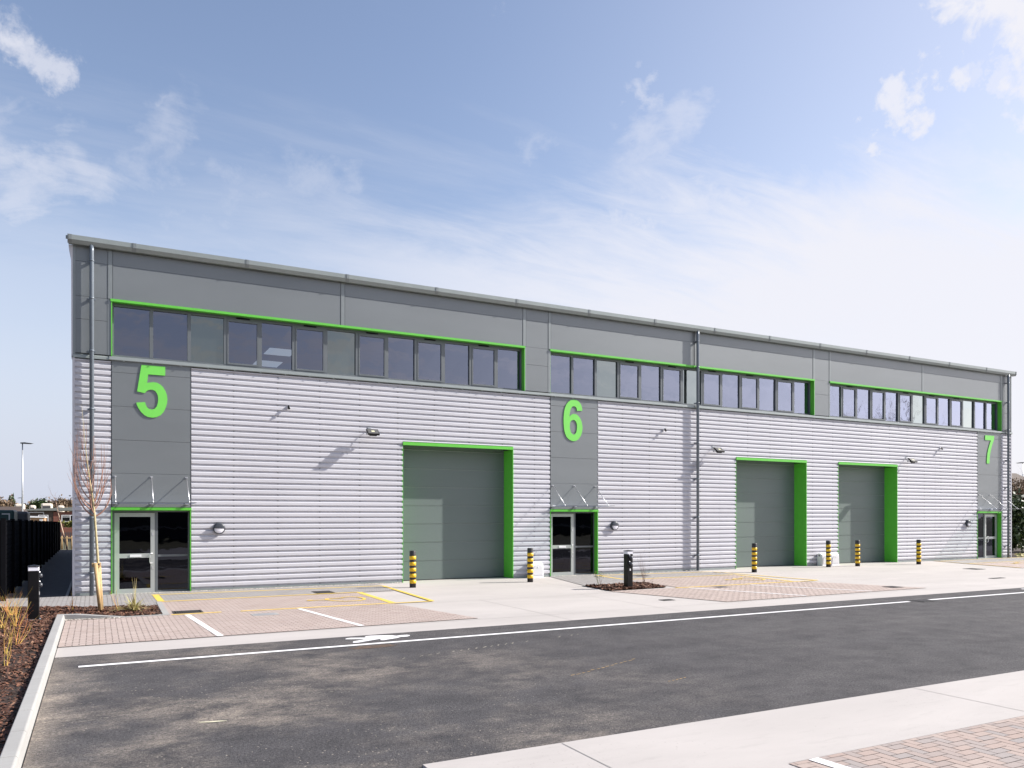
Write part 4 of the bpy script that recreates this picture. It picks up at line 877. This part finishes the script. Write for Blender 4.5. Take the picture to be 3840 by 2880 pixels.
stems((-.60, -8.9, .03), 6, .62, .6, M['stemy'], 'yellow forked shrub beside the kerb, halfway down the bed')
stems((-.66, -9.8, .03), 5, .55, .3, M['stemy'], 'thin red-tipped stems near the left edge, low in the photo')
stems((-.59, -10.9, .03), 5, .36, .4, M['stemy'], 'lowest orange stems, at the left edge of the photo')
stems((.08, -3.95, .03), 4, .42, .45, M['stemy'], 'small orange sprig left of the tree stakes')
stems((1.0, -4.62, .03), 4, .55, .35, M['stemy'], 'small orange sprig between the stakes and the straw-coloured clump')
stems((-1.24, -3.3, .03), 6, .4, .5, M['stemy'], 'orange twigs by the fence post at the left edge')
bg = MB()
for i in range(110):
    a = random.uniform(0, 6.28); el = random.uniform(.15, 1.2) ; L = random.uniform(.22, .5); d = Vector((math.cos(a) * math.cos(el), math.sin(a) * math.cos(el), math.sin(el))); p0 = Vector((random.uniform(-.04, .04), random.uniform(-.04, .04), 0)); w = Vector((-math.sin(a), math.cos(a), 0)) * .007
    if i % 6 == 0: d = Vector((-1, -.15, .12)).normalized() + Vector((0, random.uniform(-.3, .3), random.uniform(0, .2))); L = random.uniform(.4, .6)
    p1 = p0 + d * L * .5 + Vector((0, 0, .03)); p2 = p0 + d * L + Vector((0, 0, -.12 * L * (1.4 - el)))
    if p2.z < .01: p2.z = .01
    bg.add([p0 - w, p0 + w, p1 + w, p1 - w, p2], [(0, 1, 2, 3), (3, 2, 4)])
for i in range(10): twigs(bg, (random.uniform(-.02, .02), 0, 0), (random.gauss(0, .12), random.gauss(0, .12), 1), random.uniform(.4, .75), .004, 0)
o = bg.build('spiky_clump', M['straw']); o.location = (1.30, -4.62, .04); tag(o, 'straw-coloured spiky clump with long blades lying over the mulch', 'plant')
stems((15.5, -4.35, .03), 7, .95, .28, M['stemb'], 'tall thin bare shrub right of the island light bollard', 'bare_shrub', 'shrub', 'bare shrubs on the mulch island', 3, .005)
stems((13.98, -4.2, .03), 4, .35, .35, M['stemb'], 'low bare sprig at the left corner of the mulch island', 'bare_shrub', 'shrub', 'bare shrubs on the mulch island', 3, .004)
stems((15.3, -4.9, .03), 3, .3, .3, M['stemb'], 'low bare sprig near the right corner of the mulch island', 'bare_shrub', 'shrub', 'bare shrubs on the mulch island', 2, .004)
sm = MB()
for i in range(5): twigs(sm, (0, 0, 0), (random.gauss(0, .3), random.gauss(0, .3), 1), .42, .005, 0)
for i in range(60):
    p_ = Vector((random.gauss(0, .08), random.gauss(0, .08), random.uniform(.22, .45))); u = Vector((random.gauss(0, 1), random.gauss(0, 1), random.gauss(0, 1))).normalized() * .016; v = Vector((random.gauss(0, 1), random.gauss(0, 1), random.gauss(0, 1))).normalized() * .010; sm.quad(p_, u, v)
o = sm.build('leafy_sprig', M['leafy']); o.location = (14.05, -3.98, .03); tag(o, 'small green leafed sprig at the corner of the mulch island', 'plant')

def leaves(mb, c, rad, n, s0, s1, rnd=random, low=-1):
    k = 0
    cl_ = [(Vector((rnd.gauss(0, 1), rnd.gauss(0, 1), rnd.gauss(0, 1))).normalized() * rnd.uniform(.35, .95), rnd.uniform(.18, .42)) for _ in range(26)]
    while k < n:
        cc, cr2 = rnd.choice(cl_); p = cc + Vector((rnd.gauss(0, 1), rnd.gauss(0, 1), rnd.gauss(0, 1))) * cr2 * .6
        if p.z < low: continue
        k += 1; q = Vector((c[0] + p.x * rad[0], c[1] + p.y * rad[1], c[2] + p.z * rad[2])); s = rnd.uniform(s0, s1)
        u = Vector((rnd.gauss(0, 1), rnd.gauss(0, 1), rnd.gauss(0, 1))).normalized(); v = u.cross(Vector((rnd.gauss(0, 1), rnd.gauss(0, 1), rnd.gauss(0, 1)))).normalized(); mb.quad(q, u * s, v * s * .6)
# right-hand boundary planting beyond the building
def treef(name, loc, h, rad, n, m, lab, cat, grp, trunk_h=None, s0=.05, s1=.12, crown_z=None, tm='stemb'):
    t = thing(name, loc, lab, cat, grp)
    MB().tube([(0, 0, -.05), (.05, .02, h * .4), (0, .05, h * .75)], [h * .028, h * .02, h * .008], 8).build('trunk', M[tm], t)
    c = MB(); leaves(c, (0, 0, crown_z or h * .55), rad, n, s0, s1)
    for i in range(16):
        a = random.uniform(0, 6.28); twigs(c, (0, 0, h * random.uniform(.2, .6)), (math.cos(a), math.sin(a), .8), h * .45, h * .006, 1, .4, .3, h * .08, 3, 3)
    c.build('crown', M[m], t); return t
treef('hedge_bush', (44.6, 1.8, 0), 3.4, (1.3, 1.5, 1.6), 5200, 'leafg', 'glossy dark green bush beside the right-hand corner of the terrace', 'bush', 'dark bushes right of the terrace')
treef('hedge_bush', (46.2, 4.6, 0), 3.6, (1.9, 2.0, 1.8), 4200, 'leafg', 'second dark green bush, a little further back at the right edge', 'bush', 'dark bushes right of the terrace')
treef('hedge_bush', (49.8, 3.4, 0), 3.3, (1.9, 2.0, 1.7), 3600, 'leafg', 'dark green bush cut by the right edge of the photo', 'bush', 'dark bushes right of the terrace')
def bare(name, loc, h, lab, grp, n=9, sides=4, seed=3, tilt=0, m='stemb', r0=.022, dep=3):
    random.seed(seed); t = thing(name, loc, lab, 'tree', grp)
    tk = MB(); tk.tube([(0, 0, -.05), (h * .01, 0, h * .25), (0, h * .01, h * .6)], [h * r0, h * r0 * .8, h * r0 * .3], 8); tk.build('trunk', M[m], t)
    c = MB()
    for i in range(n):
        a = random.uniform(0, 6.28); z = h * random.uniform(.18, .55); twigs(c, (0, 0, z), (math.cos(a) * .8, math.sin(a) * .8, .8), h * random.uniform(.35, .5), h * r0 * .4, dep, .45, .25, h * .05, sides, 6)
    c.build('crown', M[m], t); return t
treef('brown_bush', (46.5, 5.2, 0), 4.5, (2.4, 1.6, 1.0), 4200, 'leafb', 'brown twiggy bush above the dark green ones, nearest the terrace', 'bush', 'brown bushes right of the terrace', s0=.03, s1=.09, crown_z=3.5)
treef('brown_bush', (50.5, 5.0, 0), 4.4, (2.4, 1.6, 1.0), 3600, 'leafb', 'brown twiggy bush above the dark green ones, at the edge of the photo', 'bush', 'brown bushes right of the terrace', s0=.03, s1=.09, crown_z=3.4)
bare('bare_tree', (48.5, 7.5, 0), 4.9, 'brown bare thicket tree rising over the dark bushes at right', 'bare trees beyond the terrace', 22, 3, 11)
bare('bare_tree', (53.5, 6.5, 0), 5.4, 'brown bare tree at the right edge of the photo', 'bare trees beyond the terrace', 20, 3, 12)
bare('bare_tree', (51.0, 10, 0), 4.6, 'bare tree behind the thicket at right', 'bare trees beyond the terrace', 16, 3, 13)
hb = thing('brown_roofed_house', (75, 22, 0), 'low brown-roofed house just showing over the bushes at right', 'house'); MB().box(-6, 6, -4, 4, 0, 4.2).build('wall', M['tan'], hb)
q = MB().prism([(-4.6, 4.1), (4.6, 4.1), (0, 6.4)], -6.4, 6.4); q.build('roof', M['brownclad'], hb)
sg = MB(); random.seed(31)
for i in range(500):
    p_ = Vector((random.uniform(43.0, 60), random.uniform(-.3, .8), random.uniform(0, .16))); sg.quad(p_, (random.uniform(.03, .1), random.uniform(-.05, .05), random.uniform(-.03, .05)), (0, .02, .03))
tag(sg.build('dry_grass', M['straw']), 'dry straw-coloured grass at the foot of the bushes at right', 'grass', kind='stuff')
rw = MB().box(42.5, 130, .25, 9, -.06, .01); tag(rw.build('verge', M['soil']), kind='structure')

def lamp(loc, h, lab, rz=0, arm=.55, k=1.0):
    t = thing('street_lamp', loc, lab, 'street lamp', 'grey street lamps in the distance', rz)
    MB().tube([(0, 0, 0), (0, 0, h * .5), (0, 0, h)], [.075 * k, .06 * k, .04 * k], 10).build('pole', M['galv'], t)
    MB().prism([(-.10, h), (arm, h - .03), (arm + .25, h + .02), (arm * .4, h + .10), (-.10, h + .08)], -.13, .13, 'y').build('lamp_head', M['dgrey'], t)
lamp((-4.6, 48.9, 0), 7.85, 'tall slim street lamp rising behind the black fence at left', R(-25)); lamp((-8.0, 150.1, 0), 5.1, 'small white street lamp above the brick house at left', R(155), k=2); lamp((94.1, 28.5, 0), 8.2, 'distant street lamp at the right edge of the photo', R(160)); lamp((-12.05, 152.4, 0), 5.6, 'thin far lamp post just left of the tall street lamp', R(160), k=1.5)

# ---------------------------------------------------------------- yard behind the fence (left)
c = thing('green_cabinet', (-3.75, 23.6, 0), 'dark green cabinet behind the black fence', 'cabinet'); MB().box(-.75, .62, -.6, 1.4, 0, 2.45).build('cabinet_body', M['dgreen'], c, .08); MB().box(.1, .45, -.63, -.605, 2.22, 2.28).build('door_trim', M['galv'], c)
q = MB().box(.39, .45, -.63, -.605, 1.9, 2.22); q.build('door_trim', M['galv'], c)
c = thing('grey_cabinet', (-2.75, 27.0, 0), 'dark grey round-shouldered cabinet right of the green one', 'cabinet'); MB().box(-.85, -.02, -.6, 1.3, 0, 2.40).build('cabinet_body', M['dgrey'], c, .12); MB().box(-.8, -.06, -.64, -.6, 1.3, 2.05).build('front_panel', M['dgrey'], c)
c = thing('dark_container', (-6.0, 19.0, 0), 'near black container at the left edge, above the fence', 'container'); MB().box(-1.6, 1.0, -.8, 1.8, 0, 2.62).build('container_body', M['blackm'], c, .05); MB().box(-1.62, 1.02, -.82, 1.82, 2.55, 2.66).build('lid', M['dgrey'], c); MB().box(.25, .6, -.84, -.8, 2.15, 2.45).build('vent', M['dgrey'], c)
H = thing('brick_house', (0, 92, 0), 'long low red brick and brown clad building beyond the fence', 'house')
MB().box(-7.6, -4.3, 0, 10, 0, 2.85).build('clad_wall', M['brownclad'], H); MB().box(-4.3, 3, -.06, 10, 0, 2.70).build('brick_wall', M['redwall'], H)
q = MB().box(-7.9, 3.2, -.35, 10.2, 2.85, 2.98); q.prism([(-7.9, 2.98), (3.2, 2.98), (3.2, 3.6)], -.3, 10, 'y'); rfo = q.build('roof', M['roofm'], H)
for (a, b) in ((-5.95, -4.85), (-3.4, -1.7)):
    z0, z1 = 1.42, 2.30; w = MB(); w.box(a, b, -.14, -.07, z1 - .07, z1); w.box(a, b, -.14, -.07, z0, z0 + .08); w.box(a, a + .08, -.14, -.07, z0 + .08, z1 - .07); w.box(b - .08, b, -.14, -.07, z0 + .08, z1 - .07); w.box(a + (b - a) * .55, a + (b - a) * .55 + .07, -.14, -.07, z0 + .08, z1 - .07); w.box(a + .08, a + (b - a) * .55, -.14, -.07, z1 - .28, z1 - .22)
    wo_ = w.build('window', M['wplas'], H); MB().box(a + .08, b - .08, -.09, -.065, z0 + .08, z1 - .07).build('pane', M['black'], wo_)
S_ = thing('tan_shed', (-3.65, 47.0, 0), 'tan shed with white fascia and cream canopy behind the fence', 'shed'); MB().box(-.8, .62, 0, 3, 0, 2.02).build('wall', M['tan'], S_); q = MB().prism([(-.9, 2.02), (.68, 2.02), (.68, 2.10), (-.9, 2.18)], -.1, 3, 'y'); q.build('roof', M['wplas'], S_); MB().box(-.68, -.28, -.04, 0, 1.72, 1.95).build('sign_board', M['cream'], S_); MB().box(.3, .52, -.04, 0, 1.65, 1.93).build('notice', M['wplas'], S_)
q = MB(); q.box(-.66, -.63, -.3, -.27, 2.1, 2.5); q.box(.58, .61, -.3, -.27, 2.1, 2.42); q.box(-.66, .61, -.3, -.27, 2.42, 2.46); q.build('rail', M['galv'], S_)
bh = thing('brown_roofed_shed', (-7.4, 72, 0), 'long shed with a brown pitched roof above the green cabinet', 'shed'); MB().box(-2.2, 1.0, 0, 6, 0, 2.7).build('wall', M['dgrey'], bh); MB().add([(-2.6, -.3, 2.65), (1.3, -.3, 2.65), (.7, 2.5, 3.15), (-2.6, 2.5, 3.15), (-2.6, 6, 2.65), (1.3, 6, 2.65)], [(0, 1, 2, 3), (3, 2, 5, 4), (1, 5, 2)]).build('roof', M['brownclad'], bh)
for i, (x, w, h, lab) in enumerate([(-9.9, 1.3, 4.05, 'leftmost pale caravan-like roof above the cabinets'), (-8.2, .8, 3.85, 'small pale domed roof between two others, left background'), (-6.3, 1.5, 4.15, 'biggest pale rounded roof above the brick house'), (-4.4, .9, 3.85, 'low white roof right of the biggest pale one')]):
    t = thing('parked_caravan', (x, 118, 0), lab, 'caravan', 'pale caravans behind the brick house'); MB().box(-w / 2, w / 2, 0, 2.2, 1.6, h).build('body', M['cream'], t, .25); MB().box(-w * .35, w * .35, -.02, .0, h - .8, h - .4).build('window', M['dgrey'], t); 
    q = MB().box(-w * .4, w * .4, .3, 1.9, 0, 1.6); q.build('chassis', M['dgrey'], t)
# hedge, wall, railing, timber fence, birch, car at the path end
hd = MB(); random.seed(44); leaves(hd, (-.7, 62, 1.32), (1.9, .6, .34), 2600, .04, .10); tag(hd.build('low_hedge', M['leafy']), 'yellow-green clipped hedge under the brick house windows', 'hedge')
w = MB().box(-4, 3, 60.2, 60.5, 0, 1.08); tag(w.build('garden_wall', M['redwall']), 'low dark brick wall below the yellow-green hedge', 'wall')
rl = thing('palisade_railing', (-.8, 52, 0), 'dark palisade railing at the end of the path', 'railing'); q = MB()
for i in range(22): q.box(-2 + i * .17, -1.9 + i * .17, 0, .02, 0, .80)
q.build('pales', M['dgrey'], rl); MB().box(-2.1, 1.9, .02, .05, .62, .68).build('rail', M['dgrey'], rl)
tf = thing('timber_fence', (-1.25, 34.4, 0), 'low pale timber post fence across the end of the path', 'fence')
for i in range(7): MB().tube([(-.45 + i * .28, 0, 0), (-.45 + i * .28, 0, .86)], .035, 8).build('post', M['timber'], tf)
q = MB(); 
for i in range(22): q.box(-.5 + i * .09, -.46 + i * .09, .05, .07, .02, .78)
q.build('pales', M['dgrey'], tf); MB().box(-.5, 1.6, -.03, .045, .70, .78).build('rail', M['timber'], tf)
random.seed(9); bt = thing('birch_sapling', (-1.08, 33.4, 0), 'thin leaning birch sapling at the end of the path', 'tree')
MB().tube([(0, 0, 0), (-.22, .05, 1.0), (-.50, .1, 2.3), (-.62, .1, 3.0)], [.045, .038, .022, .012], 8).build('trunk', m_island('pale_birch', [(.6, .42, .30), (.66, .5, .38)]), bt)
q = MB()
for i in range(14):
    z = 1.6 + i * .12; twigs(q, (-.22 - (z - 1) * .2, .07, z), (random.gauss(0, .5), random.gauss(0, .5), 1), random.uniform(.6, 1.1), .008, 1, .4, .2, .12, 3, 3)
q.build('crown', M['stemb'], bt)

# skyline planting at left
random.seed(21)
def sky_bush(x, y_, h, w, m, lab, kind='bush'):
    t = thing('skyline_bush' if kind == 'bush' else 'evergreen_tree', (x, y_, 0), lab, kind if kind == 'bush' else 'tree', 'bushes along the left skyline' if kind == 'bush' else 'evergreens on the left skyline')
    MB().tube([(0, 0, 0), (0, 0, h * .7)], [.15, .06], 6).build('trunk', M['stemb'], t)
    c = MB(); leaves(c, (0, 0, h * .62), (w * 1.2, w * .6, h * .46), 4200, .06, .20); c.build('crown', M[m], t)
BL = [(-15.6, 4.9, 1.5, 'brown bush at the left edge of the skyline'), (-14.3, 4.6, 1.3, 'brown bush just right of the left edge of the skyline'), (-12.6, 4.2, 1.3, 'brown bush between the ivy-clad tree and the tall street lamp'), (-11.1, 4.3, 1.2, 'brown bush right of the tall street lamp'), (-9.9, 4.4, .9, 'small brown bush touching the round evergreen'),
      (-7.0, 5.0, 1.2, 'brown bush right of the round evergreen'), (-5.7, 4.9, 1.3, 'brown bush under the small white lamp'), (-4.4, 5.0, 1.3, 'brown bush above the brick wall of the house'), (-3.1, 4.8, 1.3, 'brown bush next to the corner of the terrace')]
for i, (x, h, w, lab) in enumerate(BL): sky_bush(x, 150 + i % 3 * 2, h, w, 'leafb', lab)
sky_bush(-8.6, 139, 5.2, 1.5, 'leafg', 'round dark evergreen above the brick house', 'tree')
t = thing('evergreen_tree', (-13.7, 153, 0), 'narrow dark ivy-clad tree on the left skyline', 'tree', 'evergreens on the left skyline'); MB().tube([(0, 0, 0), (0, 0, 6.4)], [.3, .08], 8).build('trunk', M['stemb'], t); c = MB(); leaves(c, (0, 0, 4.6), (.5, .5, 1.5), 1500, .08, .2); c.build('crown', M['leafg'], t)
bare('bare_tree', (-15.2, 152, 0), 6.6, 'pale bare tree left of the ivy-clad tree', 'bare trees on the left skyline', 14, 3, 6, r0=.012)
bare('bare_tree', (-9.2, 156, 0), 6.0, 'bare tree showing between the small lamp and the evergreen', 'bare trees on the left skyline', 12, 3, 8, r0=.012)
# opposite side of the estate road (mirrored in the glass)
ow = thing('dark_warehouse', (8, -52, 0), 'dark ribbed warehouse across the estate road, mirrored in the entrance glass', 'warehouse')
q = MB(); q.box(-50, 60, -14, 0, 0, 7.5)
for i in range(36): q.box(-50, 60, 0, .04, .3 + i * .2, .4 + i * .2)
q.build('wall', M['darkclad'], ow); MB().box(-50.4, 60.4, -14.3, .3, 7.5, 7.8).build('roof', M['gut'], ow); MB().box(-50, 60, .05, .12, 1.0, 1.2).build('pale_band', M['kerbc'], ow)
bare('bare_tree', (75, -32, 0), 15, 'tall bare tree across the road, mirrored in the right-hand upper windows', 'bare trees across the road', 20, 4, 15)
bare('bare_tree', (86, -36, 0), 14, 'second bare tree across the road, mirrored in the right-hand upper windows', 'bare trees across the road', 18, 4, 16)
